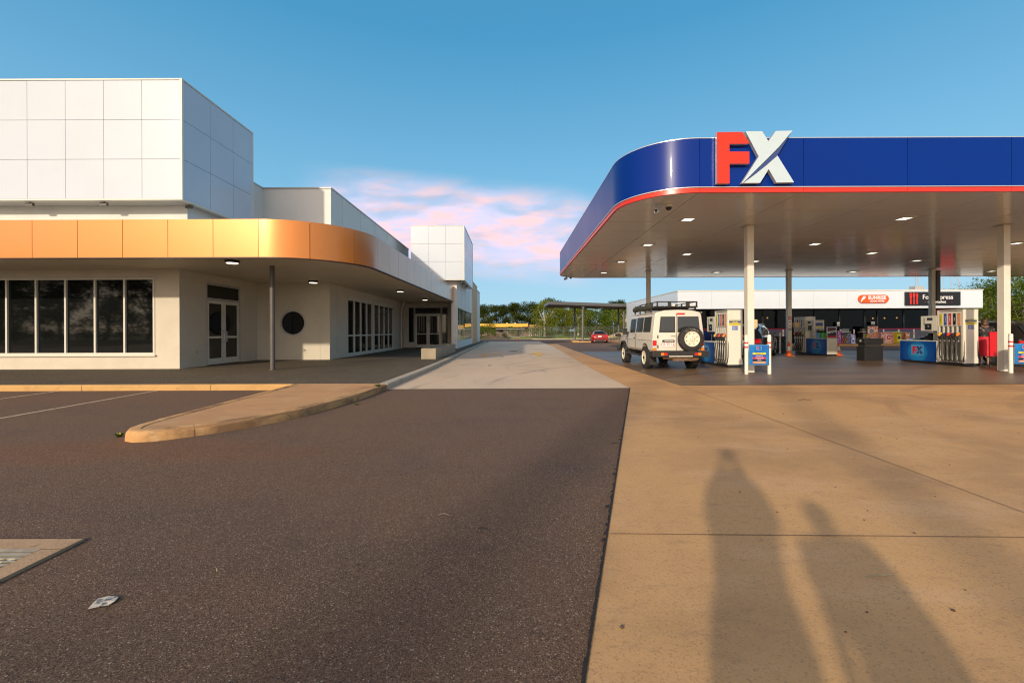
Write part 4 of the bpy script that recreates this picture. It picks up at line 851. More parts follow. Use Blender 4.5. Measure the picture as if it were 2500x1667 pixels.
for i, (x, y, z) in enumerate(((7.64, 13.98, 1.55), (15.5, 23.86, 1.62))):
    t_ = thing('towel_dispenser', ('cream paper towel box on the back of the middle front column', 'cream paper towel box beside the middle back column')[i], 'dispenser', (x, y, z), group='paper towel boxes'); a = MB(); a.box(0 if i == 0 else .1, .28 if i == 0 else .38, -.1, .1, -.12, .14); a.build('box', mat('cream_plastic', (.62, .48, .26), .5, var=.1), t_, bevel=.02); a = MB(); a.box(.04 if i == 0 else .14, .24 if i == 0 else .34, -.08, .08, -.16, -.122); a.build('tray', M_cream2, t_)
t_ = thing('safety_notice', 'red and white safety notices strapped to the middle back column', 'notice', (15.42, 23.88, 0))
for k, (z, m) in enumerate(((1.92, M_sred), (1.70, M_txtw), (1.50, M_txtw), (1.30, mat('pale_blue_print', (.4, .55, .6), .5, var=.2)))): a = MB(); a.box(-.10, .06, -.012, -.002, z, z+.17); p_ = a.build('plate', m, t_); a = MB(); a.box(-.06, .02, -.016, -.013, z+.05, z+.11); a.build('symbol', M_txtw if m is M_sred else M_sred, p_)

# ================================================================== things along the shop front
def poster(label, px, y0, y1, w, Y, tiltd, col, name='poster_board', cat='poster', mats=None, depth=.04, marks=()):
    X = (px-1250)*Y/F; za = H-(y1-YH+ROLL*(px-1250))*Y/F; zb = H-(y0-YH+ROLL*(px-1250))*Y/F; za = max(za, .151) if Y > 35 else za; ww = w*Y/F
    t = thing(name, label, cat, (X, Y, za), R(tiltd)); a = MB(); a.box(-ww/2, ww/2, 0, depth, 0, zb-za); p = a.build('panel', col, t, bevel=.004)
    a = MB(); a.box(-ww/2-.02, ww/2+.02, depth+.001, depth+.03, 0, zb-za+.02); a.build('frame', M_cream2, t)
    for kind, fx_, fz, s_, m in marks:
        if kind == 'disc': b_ = MB(); b_.lathe([(s_*ww, -.008), (s_*ww, -.001)], (fx_*ww, 0, fz*(zb-za)), 22, axis='Y'); b_.build('print_disc', m, p)
        elif kind == 'bar': b_ = MB(); b_.box((fx_-s_/2)*ww, (fx_+s_/2)*ww, -.009, -.001, fz*(zb-za)-.03, fz*(zb-za)+.03); b_.build('print_bar', m, p)
        else: text(kind, s_*ww, (fx_*ww, -.013, fz*(zb-za)), (1, 0, 0), (0, 0, 1), m, p, depth=.001, bold=.004)
    return t
def pm(name, a_, b_, sc=4): return mat(name, a_, .5, var=1, scale=sc, col2=b_, thr=(.48, .54), detail=3)
poster('orange pizza price poster standing against the dark shop glass', 2132, 797, 826, 24, 36.8, 0, pm('orange_print', (.62, .16, .08), (.70, .50, .35)), marks=(('disc', -.18, .62, .26, M_txtw), ('disc', -.18, .62, .21, M_sred), ('$2', -.18, .62, .26, M_txtw), ('bar', 0, .04, 1, M_txtw)))
poster('white and red burger price board leaning on the kerb', 2174, 811, 838, 26, 36.3, 0, pm('cream_print', (.72, .66, .60), (.6, .25, .18)), marks=(('BREAKFAST', 0, .9, .13, M_sred), ('disc', -.12, .55, .22, M_sred), ('$6', -.12, .55, .25, M_txtw), ('bar', 0, .12, .9, M_org)))
poster('green fruit ice display box behind the big bin', 2121, 816, 832, 9, 36.0, 0, pm('green_print', (.25, .50, .10), (.6, .12, .06), 7), cat='display box', name='display_box', depth=.3, marks=(('disc', 0, .4, .3, M_sred),))
poster('blue drinks display box by the shop door', 2083, 816, 839, 11, 36.0, 0, pm('blue_print', (.03, .12, .5), (.6, .6, .6), 6), cat='display box', name='display_box', depth=.3, marks=(('bar', 0, .85, .8, M_txtw), ('disc', 0, .55, .25, M_txtw), ('bar', 0, .1, .9, M_txtw)))
poster('purple drinks display box behind the framed poster', 2050, 808, 839, 8, 35.9, 0, pm('purple_print', (.22, .03, .25), (.5, .2, .45), 6), cat='display box', name='display_box', depth=.3, marks=(('bar', 0, .6, .7, M_txty),))
poster('pink and yellow display box left of the burger board', 2156, 812, 837, 10, 35.95, 0, pm('pink_print', (.55, .15, .25), (.6, .45, .15), 8), cat='display box', name='display_box', depth=.3, marks=(('bar', 0, .7, .7, M_txtw), ('bar', 0, .4, .7, M_sred)))
poster('tall yellow and black drinks display right of the burger board', 2195, 810, 838, 11, 35.95, 0, mat('yellow_print_box', (.62, .55, .02), .4, var=.05), cat='display box', name='display_box', depth=.3, marks=(('disc', 0, .5, .32, M_blk), ('bar', 0, .88, .8, M_blk), ('bar', 0, .08, .8, M_blk)))
poster('small red and yellow display box near the black car', 2216, 812, 828, 11, 36.2, 0, pm('red_print', (.50, .10, .06), (.6, .45, .2), 8), cat='display box', name='display_box', depth=.3, marks=(('bar', 0, .6, .7, M_txtw),))
poster('round no smoking notice inside the shop glass', 2132, 786, 793, 8, 37.4, 0, M_blk, cat='notice', name='notice', depth=.01, marks=(('disc', 0, .5, .42, M_txtw), ('disc', 0, .5, .33, M_blk), ('bar', 0, .5, .6, M_txtw)))
poster('small white notice on the shop door glass', 2047, 787, 796, 5, 37.4, 0, M_txtw, cat='notice', name='notice', depth=.01, marks=(('bar', 0, .5, .5, M_txtk),))
def fridge(lab, x, Y=37.0):
    t = thing('drinks_fridge', lab, 'fridge', (x, Y, .151)); a = MB(); a.box(0, .8, 0, .5, 0, .95); a.build('cabinet', M_black, t, bevel=.01)
    a = MB(); a.box(-.01, .81, -.03, .5, .955, 1.0); a.build('worktop', M_frame, t); a = MB()
    for z in (.25, .5, .75): a.box(.03, .77, -.012, -.002, z, z+.015)
    a.build('shelf_rail', M_frame2, t); gd = MB(); q = random.Random(int(x*10))
    for z in (.06, .27, .52):
        xx = .06
        while xx < .72: gd.box(xx, xx+.05, -.010, -.003, z, z+.14, q.randrange(5)); xx += .075
    gd.build('bottles', cols, t)
    a = MB(); a.box(.05, .70, .05, .35, 1.0, 1.28); a.build('counter_machine', mat('machine_steel', (.25, .25, .24), .35, metal=.5, var=.4, scale=6), t, bevel=.01); return t
fridge('dark counter fridge with bottles beside the purple display', 28.3); fridge('dark counter fridge with bottles between blue and green displays', 31.0-.9)

# ================================================================== vehicles
M_wcar = mat('cream_car_paint', (.62, .60, .53), .28, var=.03, scale=2.5, spec=.6, coat=.3); M_cglass = mat('car_glass', (.018, .024, .03), .03, var=0, spec=.8)
M_taill = mat('tail_lens_red', (.55, .01, .012), .15, var=0, spec=.7); M_amber = mat('amber_lens', (.75, .22, .02), .15, var=0); M_clear = mat('clear_lens', (.6, .6, .58), .15, var=0)
M_rim = mat('cream_rim', (.72, .68, .54), .4, var=.08); M_rack = mat('rack_black', (.025, .024, .022), .45, var=.2)
def loft(mb, st, half, mi=0):
    """stations: list of (y, [(x,z)...]) half sections from the sill to the roof centre, mirrored"""
    rings = []
    for y, sec in st:
        P = [(x, y, z) for x, z in sec]; Q = [(-x, y, z) for x, z in reversed(sec) if abs(x) > 1e-6]; rings.append(P+Q)
    n = len(rings[0]); k = len(mb.v)
    for r_ in rings: mb.v += r_
    for i in range(len(rings)-1):
        for j in range(n):
            q = (j+1) % n; mb.f.append([k+i*n+j, k+i*n+q, k+(i+1)*n+q, k+(i+1)*n+j]); mb.m.append(mi)
    mb.f.append([k+j for j in range(n)][::-1]); mb.f.append([k+(len(rings)-1)*n+j for j in range(n)]); mb.m += [mi, mi]
def wheel(parent, x, y, r, w, side, rim=None, rr=.6, holes=8, tread=True):
    """side +1: outer face toward +x"""
    t = MB(); t.lathe([(r*.62, -w/2), (r*.86, -w/2), (r*.97, -w/2+.02), (r, -w/2+.05), (r, w/2-.05), (r*.97, w/2-.02), (r*.86, w/2), (r*.62, w/2)], (x, y, r), 32, axis='X', caps=False)
    if tread:
        for k in range(36):
            a_ = 2*math.pi*k/36; c, s_ = math.cos(a_), math.sin(a_); M_ = Matrix.Translation((x, y, r)) @ Matrix.Rotation(a_, 4, 'X')
            t.box(-w/2+.01, -.012, r-.008, r+.012, -.02, .016, 0, M_); t.box(.012, w/2-.01, r-.008, r+.012, -.0, .036, 0, M_)
    wo = t.build('tyre', M_rubber, parent, smooth=True); xo = x+side*w/2
    p = MB(); f = side
    p.lathe([(r*.62, xo-f*.02), (r*.63, xo+f*.005), (r*.57, xo+f*.004), (r*.53, xo-f*.05), (r*.30, xo-f*.035), (r*.22, xo-f*.015), (.001, xo-f*.01)], (0, y, r), 32, axis='X')
    p.build('rim', rim or M_rim, wo, smooth=True)
    if holes:
        h = MB()
        for k in range(holes):
            a_ = 2*math.pi*k/holes; cy_, cz_ = y+r*.44*math.cos(a_), r+r*.44*math.sin(a_)
            h.lathe([(r*.055, xo-f*.046), (r*.055, xo-f*.036)], (0, cy_, cz_), 8, axis='X')
        h.lathe([(r*.13, xo-f*.02), (r*.13, xo+f*.02), (r*.10, xo+f*.03)], (0, y, r), 14, axis='X'); h.build('hub_hole', M_black, wo)
    return wo
# ---- the off road wagon -------------------------------------------------
T = thing('offroad_wagon', 'boxy cream off road wagon with black roof rack and rear spare wheel', 'car', (5.56, 14.42, .012), R(-.4))
def sec(wb, wl, zb, zl, wr, zr, crown, z_mid=.98): return [(wb, zb), (wl, zb+.10), (wl, z_mid), (wl-.008, zl), (wr+.012, zr-.12), (wr, zr-.06), (wr-.05, zr), (wr*.6, zr+crown*.75), (0, zr+crown)]
ST = [(0, sec(.80, .845, .62, 1.24, .755, 1.93, .07)), (.015, sec(.80, .855, .60, 1.24, .765, 1.95, .08)), (2.75, sec(.80, .855, .60, 1.24, .765, 1.95, .08)),
      (2.95, sec(.80, .855, .60, 1.22, .75, 1.90, .06)), (3.05, sec(.80, .855, .60, 1.22, .74, 1.82, .04)), (3.40, sec(.80, .855, .60, 1.20, .76, 1.27, .03)), (3.52, sec(.80, .85, .60, 1.16, .74, 1.20, .03)),
      (4.55, sec(.80, .84, .60, 1.12, .70, 1.14, .02)), (4.62, sec(.78, .82, .62, 1.08, .68, 1.09, .02))]
mb = MB(); loft(mb, ST, None); body = mb.build('body', M_wcar, T, bevel=.012)
cut = []
for y, r_ in ((.86, .46), (3.72, .46)):
    for s_ in (-1, 1): c = MB(); c.lathe([(r_, .48*s_), (r_, 1.2*s_)], (0, y, .44), 28, axis='X'); cut.append(c)
boolcut(body, cut); body.data.polygons.foreach_set('use_smooth', [True]*len(body.data.polygons)); body.data.set_sharp_from_angle(angle=R(32))
c = MB(); c.box(-.78, .78, .35, 1.4, .42, .60); c.box(-.45, .45, .1, 4.5, .40, .58); c.build('chassis', M_black, T)
def sidepanel(mb, y0, y1, z0, z1, s_, off=.004, th=.006):
    """flat panel on the slanting cabin side"""
    def xat(z): return .847+( .777-.847)*(z-1.24)/(1.83-1.24)
    a = []
    for y, z in ((y0, z0), (y1, z0), (y1, z1), (y0, z1)): a.append((s_*(xat(z)+off), y, z))
    b = [(s_*(abs(p[0])+th), p[1], p[2]) for p in a]; k = len(mb.v); mb.v += a+b
    for q in ((0, 1, 2, 3), (4, 5, 6, 7), (0, 1, 5, 4), (1, 2, 6, 5), (2, 3, 7, 6), (3, 0, 4, 7)): mb.f.append([k+i for i in q]); mb.m.append(0)
for s_ in (-1, 1):
    for y0, y1 in ((.30, 1.08), (1.20, 1.98)):
        g = MB(); sidepanel(g, y0-.02, y1+.02, 1.28, 1.81, s_, .002, .004); r_ = g.build('window_seal', M_black, T); g = MB(); m_ = (y0+y1)/2; sidepanel(g, y0, m_-.012, 1.30, 1.79, s_, .007, .004); sidepanel(g, m_+.012, y1, 1.30, 1.79, s_, .007, .004); g.build('side_window', M_cglass, r_)
    g = MB(); sidepanel(g, 2.12, 2.85, 1.26, 1.79, s_, .003, .004); r_ = g.build('door_window', M_cglass, T)
    g = MB(); xs_ = .86*s_; g.box(xs_-.005*s_, xs_+.004*s_, 2.02, 2.032, .68, 1.22); g.box(xs_-.005*s_, xs_+.004*s_, 3.22, 3.232, .68, 1.18); g.build('door_gap', M_dark, T)
    g = MB(); g.box(.855*s_, .885*s_, 2.12, 2.24, 1.05, 1.08); g.build('door_handle', M_black, T)
    g = MB(); g.box(s_*.856, s_*.876, .0, 3.45, 1.005, 1.02); g.build('side_moulding', M_wcar, T)
    g = MB(); g.tube([(s_*.80, .02, 1.935), (s_*.80, 2.8, 1.935)], .014, 6); g.build('rain_gutter', M_wcar, T)
    # mirror, flares, step, mudflap
    g = MB(); g.tube([(s_*.84, 2.98, 1.22), (s_*1.0, 2.96, 1.28)], .015, 6); g.box(s_*.93, s_*1.10, 2.92, 3.02, 1.18, 1.42); g.build('wing_mirror', M_black, T, bevel=.01)
    for y in (.86, 3.72):
        g = MB(); P = [(y+.48*math.cos(R(a_)), .44+.48*math.sin(R(a_))) for a_ in range(12, 169, 12)]; Q = [(y+.44*math.cos(R(a_)), .44+.44*math.sin(R(a_))) for a_ in range(168, 11, -12)]
        if y > 2: g.prism(P+Q, (s_*.84, 0, 0), (0, 1, 0), (0, 0, 1), (s_*.10, 0, 0)); g.build('wheel_flare', M_black, T)
    g = MB(); g.tube([(s_*.86, 1.32, .47), (s_*.90, 1.4, .45), (s_*.90, 3.15, .45), (s_*.86, 3.25, .47)], .035, 8); g.build('side_step', M_black, T, smooth=True)
    g = MB(); g.box(s_*.62, s_*.86, .33, .345, .16, .60); g.build('mudflap', M_rubber, T)
    wheel(T, s_*.775, .84, .385, .25, s_); wheel(T, s_*.775, 3.72, .385, .25, s_)
    # rear lamps
    x0, x1 = s_*.735, s_*.850
    for z0, z1, m_ in ((.825, 1.005, M_taill), (.755, .820, M_clear), (.665, .750, M_amber)): g = MB(); g.box(x0, x1, -.045, .002, z0, z1); g.build('tail_light', m_, T, bevel=.006)
    g = MB(); g.box(s_*.45, s_*.56, -.256, -.249, .515, .60); g.build('bumper_light', M_taill, T); g = MB(); g.box(s_*.561, s_*.66, -.256, -.249, .515, .60); g.build('bumper_light', M_amber, T)
# bumper
g = MB(); g.box(-.92, .92, -.25, -.05, .46, .655); g.prism([(-.05, .46), (.18, .50), (.18, .62), (-.05, .655)], (-.92, 0, 0), (0, 1, 0), (0, 0, 1), (.10, 0, 0)); g.prism([(-.05, .46), (.18, .50), (.18, .62), (-.05, .655)], (.82, 0, 0), (0, 1, 0), (0, 0, 1), (.10, 0, 0)); g.build('rear_bumper', M_black, T, bevel=.012)
g = MB(); g.box(-.40, .38, -.262, -.251, .47, .50); g.build('step_strip', M_frame, T); g = MB(); g.tube([(-.55, -.12, .42), (.62, -.12, .40)], .03, 8); g.tube([(-.05, -.2, .42), (.35, -.15, .34), (.6, -.1, .36)], .025, 8); g.box(-.25, .3, -.2, .2, .33, .40); g.build('tow_bar', mat('rusty_steel', (.20, .11, .06), .7, var=.5, scale=14), T)
# rear doors
g = MB(); g.box(-.065, -.053, -.004, .005, .67, 1.90); g.box(-.72, .72, -.004, .004, .655, .665); g.build('door_gap', M_dark, T)
def rearwin(x0, x1):
    g = MB(); g.prism([(x0, 1.27), (x1, 1.27), (x1-(.055 if x1 > .5 else 0), 1.80), (x0+(.055 if x0 < -.5 else 0), 1.80)], (0, .001, 0), (1, 0, 0), (0, 0, 1), (0, -.010, 0)); r_ = g.build('window_seal', M_black, T)
    g = MB(); d = .022; g.prism([(x0+d, 1.27+d), (x1-d, 1.27+d), (x1-d-(.05 if x1 > .5 else 0), 1.80-d), (x0+d+(.05 if x0 < -.5 else 0), 1.80-d)], (0, -.011, 0), (1, 0, 0), (0, 0, 1), (0, -.004, 0)); g.build('rear_window', M_cglass, r_)
rearwin(-.64, -.10); rearwin(-.025, .73)
g = MB(); g.box(-.25, -.09, -.035, -.004, 1.145, 1.175); g.build('door_handle', M_frame2, T); g = MB(); g.box(-.70, -.67, -.03, -.002, 1.08, 1.18); g.box(-.70, -.67, -.03, -.002, .75, .85); g.build('hinge', M_black, T)
g = MB(); g.prism([(q[0], q[1]) for q in pill(-.54, -.12, .945, 1.02)], (0, -.003, 0), (1, 0, 0), (0, 0, 1), (0, -.012, 0)); bd = g.build('name_badge', M_black, T); g = MB(); g.box(-.46, -.16, -.018, -.015, .967, .998); g.build('badge_strip', M_frame2, bd)
g = MB(); g.box(-.56, -.14, -.012, -.002, .80, .925); np_ = g.build('number_plate', M_txtw, T); M_pr = mat('plate_red', (.55, .06, .04), .5, var=0); text('CB 70 LL', .125, (-.35, -.014, .865), (1, 0, 0), (0, 0, 1), M_pr, np_, depth=.001, bold=.002)
g = MB(); g.box(-.56, -.14, -.0135, -.0125, .80, .805); g.box(-.56, -.14, -.0135, -.0125, .92, .925); g.build('plate_border', M_pr, np_)
g = MB(); g.box(-.06, .22, -.015, .02, 1.86, 1.92); g.build('high_brake_light', M_taill, T)
# spare wheel on the back
sp = MB(); r_, w = .40, .22
prof = [(r_*.62, 0), (r_*.86, -.0), (r_*.97, -.03), (r_, -.06), (r_, -w+.06), (r_*.97, -w+.025), (r_*.86, -w), (r_*.62, -w)]
sp.lathe([(a_, b_-.04) for a_, b_ in prof], (.36, 0, 1.055), 36, axis='Y', caps=False)
for k in range(40):
    M_ = Matrix.Translation((.36, -.15, 1.055)) @ Matrix.Rotation(2*math.pi*k/40, 4, 'Y'); sp.box(r_-.008, r_+.012, -.10, -.01, -.018, .014, 0, M_); sp.box(r_-.008, r_+.012, .01, .09, .0, .03, 0, M_)
so_ = sp.build('spare_tyre', M_rubber, T, smooth=True)
g = MB(); y = -.04-w; g.lathe([(r_*.62, y+.03), (r_*.635, y-.004), (r_*.58, y-.003), (r_*.55, y+.05), (r_*.34, y+.03), (r_*.28, y+.012), (.001, y+.01)], (.36, 0, 1.055), 36, axis='Y'); g.build('rim', M_rim, so_, smooth=True)
g = MB()
for k in range(8): a_ = 2*math.pi*(k+.5)/8; g.lathe([(.026, y+.028), (.026, y+.044)], (.36+.185*math.cos(a_), 0, 1.055+.185*math.sin(a_)), 3, axis='Y')
for k in range(5): a_ = 2*math.pi*k/5; g.lathe([(.010, y+.004), (.010, y+.02)], (.36+.075*math.cos(a_), 0, 1.055+.075*math.sin(a_)), 6, axis='Y')
g.build('hub_hole', M_black, so_)
for k, ch in enumerate('ALL TERRAIN'):
    a_ = R(128-k*7.4)
    if ch != ' ': text(ch, .05, (.36+.315*math.cos(a_), y-.004, 1.055+.315*math.sin(a_)), (math.sin(a_), 0, -math.cos(a_)), (math.cos(a_), 0, math.sin(a_)), M_frame2, so_, name='tyre_lettering', depth=.001)
g = MB(); g.box(.20, .52, -.06, -.002, .95, 1.15); g.build('wheel_carrier', M_black, T)
# roof rack
g = MB(); zt, zb_ = 2.30, 2.13; x_ = .66
lo = [(-x_, .1), (x_, .1), (x_, 2.7), (-x_, 2.7)]
g.tube([(-x_, .1, zt), (x_+.02, .1, zt)], .017, 6); g.tube([(-x_, 2.7, zt-.06), (x_, 2.7, zt-.06)], .017, 6)
for s_ in (-1, 1):
    g.tube([(s_*x_, .1, zt), (s_*x_, 1.9, zt), (s_*x_, 2.7, zt-.06)], .017, 6); g.tube([(s_*x_, .05, zb_), (s_*x_, 2.75, zb_)], .02, 6)
    for y in (.1, .75, 1.4, 2.05, 2.7): g.box(s_*x_-.018, s_*x_+.018, y-.03, y+.03, zb_, zt-.01)
    for y in (.45, 1.1, 1.75, 2.4): g.box(s_*.76-.02, s_*.76+.02, y-.03, y+.03, 1.93, 2.12); g.box(s_*.70-.07, s_*.70+.07, y-.03, y+.03, 2.10, 2.13)
for y in (.06, .4, .75, 1.1, 1.4, 1.75, 2.1, 2.4, 2.74): g.tube([(-x_-.02, y, zb_), (x_+.02, y, zb_)], .018, 6)
for xx in (-.25, .35): g.box(xx-.05, xx+.05, .09, .12, zb_, zt)
for i in range(9): g.box(-.64+i*.16-.045, -.64+i*.16+.045, .1, 2.7, zb_+.018, zb_+.03)
rk = g.build('roof_rack', M_rack, T)
for xx in (-.18, .42): g = MB(); g.box(xx, xx+.10, .045, .085, zb_+.02, zb_+.10); g.build('work_light', M_clear, rk)
g = MB(); rb_ = random.Random(4); P = [(-.72, .75+i*.16, 2.14+rb_.uniform(-.02, .02)) for i in range(13)]; g.tube(P, [.03]+[.085+rb_.uniform(-.012, .02) for _ in range(11)]+[.03], 12); g.tube([(-.70, .72, 2.10), (-.66, .72, 2.28)], .07, 8); g.tube([(-.72, 1.15, 2.12), (-.66, 1.18, 2.24)], .08, 8)
tag(g.build('canvas_awning_roll', mat('green_canvas', (.055, .06, .04), .8, var=.5, scale=9), None, smooth=True, off=(0, 0, 0)), 'dark green canvas roll strapped to the left of the wagon roof rack', 'canvas roll'); bpy.data.objects['canvas_awning_roll'].location = T.location
# bull bar, bonnet snorkel
g = MB()
for z in (.62, .86, 1.10): g.tube([(-.86, 4.60, z), (-.80, 4.80, z), (.80, 4.80, z), (.86, 4.60, z)], .03, 8)
for xx in (-.45, .45): g.tube([(xx, 4.82, .55), (xx, 4.82, 1.25)], .03, 8)
g.tube([(-.45, 4.82, 1.25), (.45, 4.82, 1.25)], .03, 8); g.box(-.9, .9, 4.66, 4.84, .46, .66); g.box(-1.0, -.84, 4.35, 4.75, 1.08, 1.2); g.build('bull_bar', M_black, T)
g = MB(); g.box(-.60, .60, 3.06, 3.36, 1.3, 1.78, 0, Matrix.Translation((0, .045, 0)) @ Matrix.Rotation(0, 4, 'X')); 
g = MB(); g.prism([(-.66, 0), (.66, 0), (.60, .58), (-.60, .58)], (0, 3.40, 1.29), (1, 0, 0), (0, -.50, .83), (0, .01, .006)); g.build('windscreen', M_cglass, T)

# ---- ordinary cars ---------------------------------------------------------
def ccar(name, label, loc, rz, paint, dims, prof, glassy, wr=.33, rimc=None, rails=False, plate=None, tail='wide', exh=True):
    """rear at y=0, front at +y.  prof: (y, z_shoulder, z_top, w_roof)"""
    Lc, Wd, zs = dims; t = thing(name, label, 'car', loc, rz); hw = Wd/2; mb = MB(); ST = []
    for (y, zsh, zt_, wr_, wsc) in prof:
        w_ = hw*wsc; ST.append((y, [(w_*.93, .22), (w_, .36), (w_, .60), (w_*.985, zsh-.03), (w_*.94, zsh), (min(w_*.93, wr_+.05), max(zsh+.003, zt_-.10)), (wr_, zt_-.03), (wr_*.6, zt_), (0, zt_+.015)]))
    loft(mb, ST, None); b = mb.build('body', paint, t); cut = []
    wy = (Lc*.19, Lc*.80)
    for y in wy:
        for s_ in (-1, 1): c = MB(); c.lathe([(wr+.045, (hw-.28)*s_), (wr+.045, 1.3*s_)], (0, y, wr), 24, axis='X'); cut.append(c)
    boolcut(b, cut); b.data.polygons.foreach_set('use_smooth', [True]*len(b.data.polygons)); b.data.set_sharp_from_angle(angle=R(50))
    # glass: every cabin facet between shoulder and roof
    g = MB(); 
    for i in range(len(prof)-1):
        a_, c_ = prof[i], prof[i+1]
        if i in glassy['side']:
            for s_ in (-1, 1):
                P = []
                for q, f0, f1 in ((a_, .12, .90), (c_, .12, .90)):
                    w_ = hw*q[4]; x0, z0 = w_*.94, q[1]; x1, z1 = min(w_*.93, q[3]+.05), max(q[1]+.003, q[2]-.10)
                    P.append([(s_*(x0+(x1-x0)*f+.006), q[0], z0+(z1-z0)*f) for f in (f0, f1)])
                ya = .05; A, Bq = P
                def lp(p, q, t_): return tuple(p[k]+(q[k]-p[k])*t_ for k in range(3))
                g.poly([lp(A[0], Bq[0], .04), lp(A[0], Bq[0], .96), lp(A[1], Bq[1], .96), lp(A[1], Bq[1], .04)])
        if i in glassy['screen']:
            z0, z1 = a_[2], c_[2]; w0, w1 = a_[3], c_[3]; f = .08; nn = Vector((0, -(z1-z0), c_[0]-a_[0])).normalized()*.012
            def pt(s_, t_):
                y = a_[0]+(c_[0]-a_[0])*t_; z = z0+(z1-z0)*t_; w_ = w0+(w1-w0)*t_; return (s_*w_*.86, y+nn.y, z+nn.z+.004)
            g.poly([pt(-1, f), pt(1, f), pt(1, 1-f), pt(-1, 1-f)]); g.poly([(0, pt(0, f)[1], pt(0, f)[2]+.016)]+[pt(s2, f if s2 < 0 else 1-f) for s2 in (1,)]+[pt(1, f)]) if False else None
    go = g.build('window_glass', M_cglass, t, recalc=False)
    for k, y in enumerate(wy):
        for s_ in (-1, 1): wheel(t, s_*(hw-.105), y, wr, .20, s_, rim=rimc or M_steel, holes=5, tread=False)
    z = prof[0][1]
    for s_ in (-1, 1):
        g = MB(); P = [(s_*hw*.42, z-.10), (s_*hw*.97, z-.05), (s_*hw*.97, z-.24), (s_*hw*.80, z-.26), (s_*hw*.42, z-.17)]; g.prism(P, (0, .05, 0), (1, 0, 0), (0, 0, 1), (0, -.075, 0)); g.build('tail_light', M_taill, t, bevel=.01)
        g = MB(); g.box(s_*hw*.97, s_*(hw+.16), Lc*.66, Lc*.66+.10, prof[len(prof)//2][1]+.02, prof[len(prof)//2][1]+.16); g.build('wing_mirror', paint, t, bevel=.02)
        if exh: g = MB(); g.lathe([(.045, -.05), (.045, .1)], (s_*hw*.62, 0, .24), 12, axis='Y'); g.build('exhaust', M_steel, t)
        g = MB(); g.prism([(s_*hw*.55, .62), (s_*hw*.92, .66), (s_*hw*.90, .76), (s_*hw*.5, .72)], (0, Lc-.12, 0), (1, 0, 0), (0, 0, 1), (0, .10, 0)); g.build('headlight', M_clear, t)
        g = MB(); g.box(s_*(hw+.001), s_*(hw+.02), Lc*.44, Lc*.44+.16, prof[0][1]-.13, prof[0][1]-.10); g.build('door_handle', paint, t)
        g = MB()
        for yy in (Lc*.33, Lc*.52, Lc*.70): g.box(s_*(hw*.985), s_*(hw+.002), yy, yy+.008, .36, prof[3][1]-.04)
        g.build('door_gap', M_dark, t)
        if rails: g = MB(); yr = [p for p in prof if p[2] > 1.4]; g.tube([(s_*(q[3]-.03), q[0], q[2]+.035) for q in yr], .018, 6); g.build('roof_rail', M_steel, t, smooth=True)
    g = MB(); g.box(-.19, .19, -.018, .02, z-.24, z-.12); g.build('number_plate', M_txtw, t)
    g = MB(); g.box(-hw*.7, hw*.7, -.014, .05, .23, .36); g.build('diffuser', M_black, t)
    g = MB(); g.box(-.32, .32, -.012, .04, z-.105, z-.095); g.build('boot_gap', M_dark, t)
    return t
M_rcar = mat('red_car_paint', (.24, .004, .008), .18, var=.03, spec=.6, coat=.6); M_ncar = mat('navy_car_paint', (.012, .022, .05), .12, var=.03, spec=.7, coat=.8); M_kcar = mat('black_car_paint', (.010, .010, .011), .10, var=0, spec=.7, coat=.8)
coupe = [(0, .90, .915, .60, .93), (.03, .93, .95, .66, .97), (.35, .95, .99, .68, 1), (1.25, .93, 1.26, .56, 1), (1.9, .92, 1.31, .55, 1), (2.4, .91, 1.27, .56, 1), (3.15, .90, .96, .66, 1), (4.0, .80, .83, .62, .97), (4.3, .62, .66, .5, .88)]
rc = ccar('red_coupe', 'small red coupe parked beyond the grey shelter', (9.55, 46.9, .0), R(-8), M_rcar, (4.3, 1.80, .9), coupe, dict(side=(3, 4, 5), screen=(2, 5)))
g = MB(); g.box(-.66, .66, -.02, .16, 1.0, 1.03); g.box(-.62, -.58, .03, .1, .94, 1.0); g.box(.58, .62, .03, .1, .94, 1.0); g.build('rear_wing', M_black, rc)
suv = [(0, .98, 1.00, .66, .95), (.04, 1.02, 1.06, .68, .985), (.42, 1.04, 1.50, .60, 1), (1.2, 1.03, 1.60, .60, 1), (2.2, 1.02, 1.62, .61, 1), (2.75, 1.01, 1.57, .61, 1), (3.55, 1.00, 1.06, .70, 1), (4.35, .92, .96, .66, .97), (4.6, .72, .76, .55, .88)]
ccar('navy_wagon', 'dark navy wagon at the far pumps behind the middle column', (10.9, 20.6, .012), R(-40), M_ncar, (4.6, 1.80, 1), suv, dict(side=(2, 3, 4, 5), screen=(1, 5)), rails=True)
ccar('black_wagon', 'black wagon being refuelled beside the woman at the right hand pump', (18.68, 15.1, .012), R(0), M_kcar, (4.6, 1.84, 1), suv, dict(side=(2, 3, 4, 5), screen=(1, 5)), rails=True)

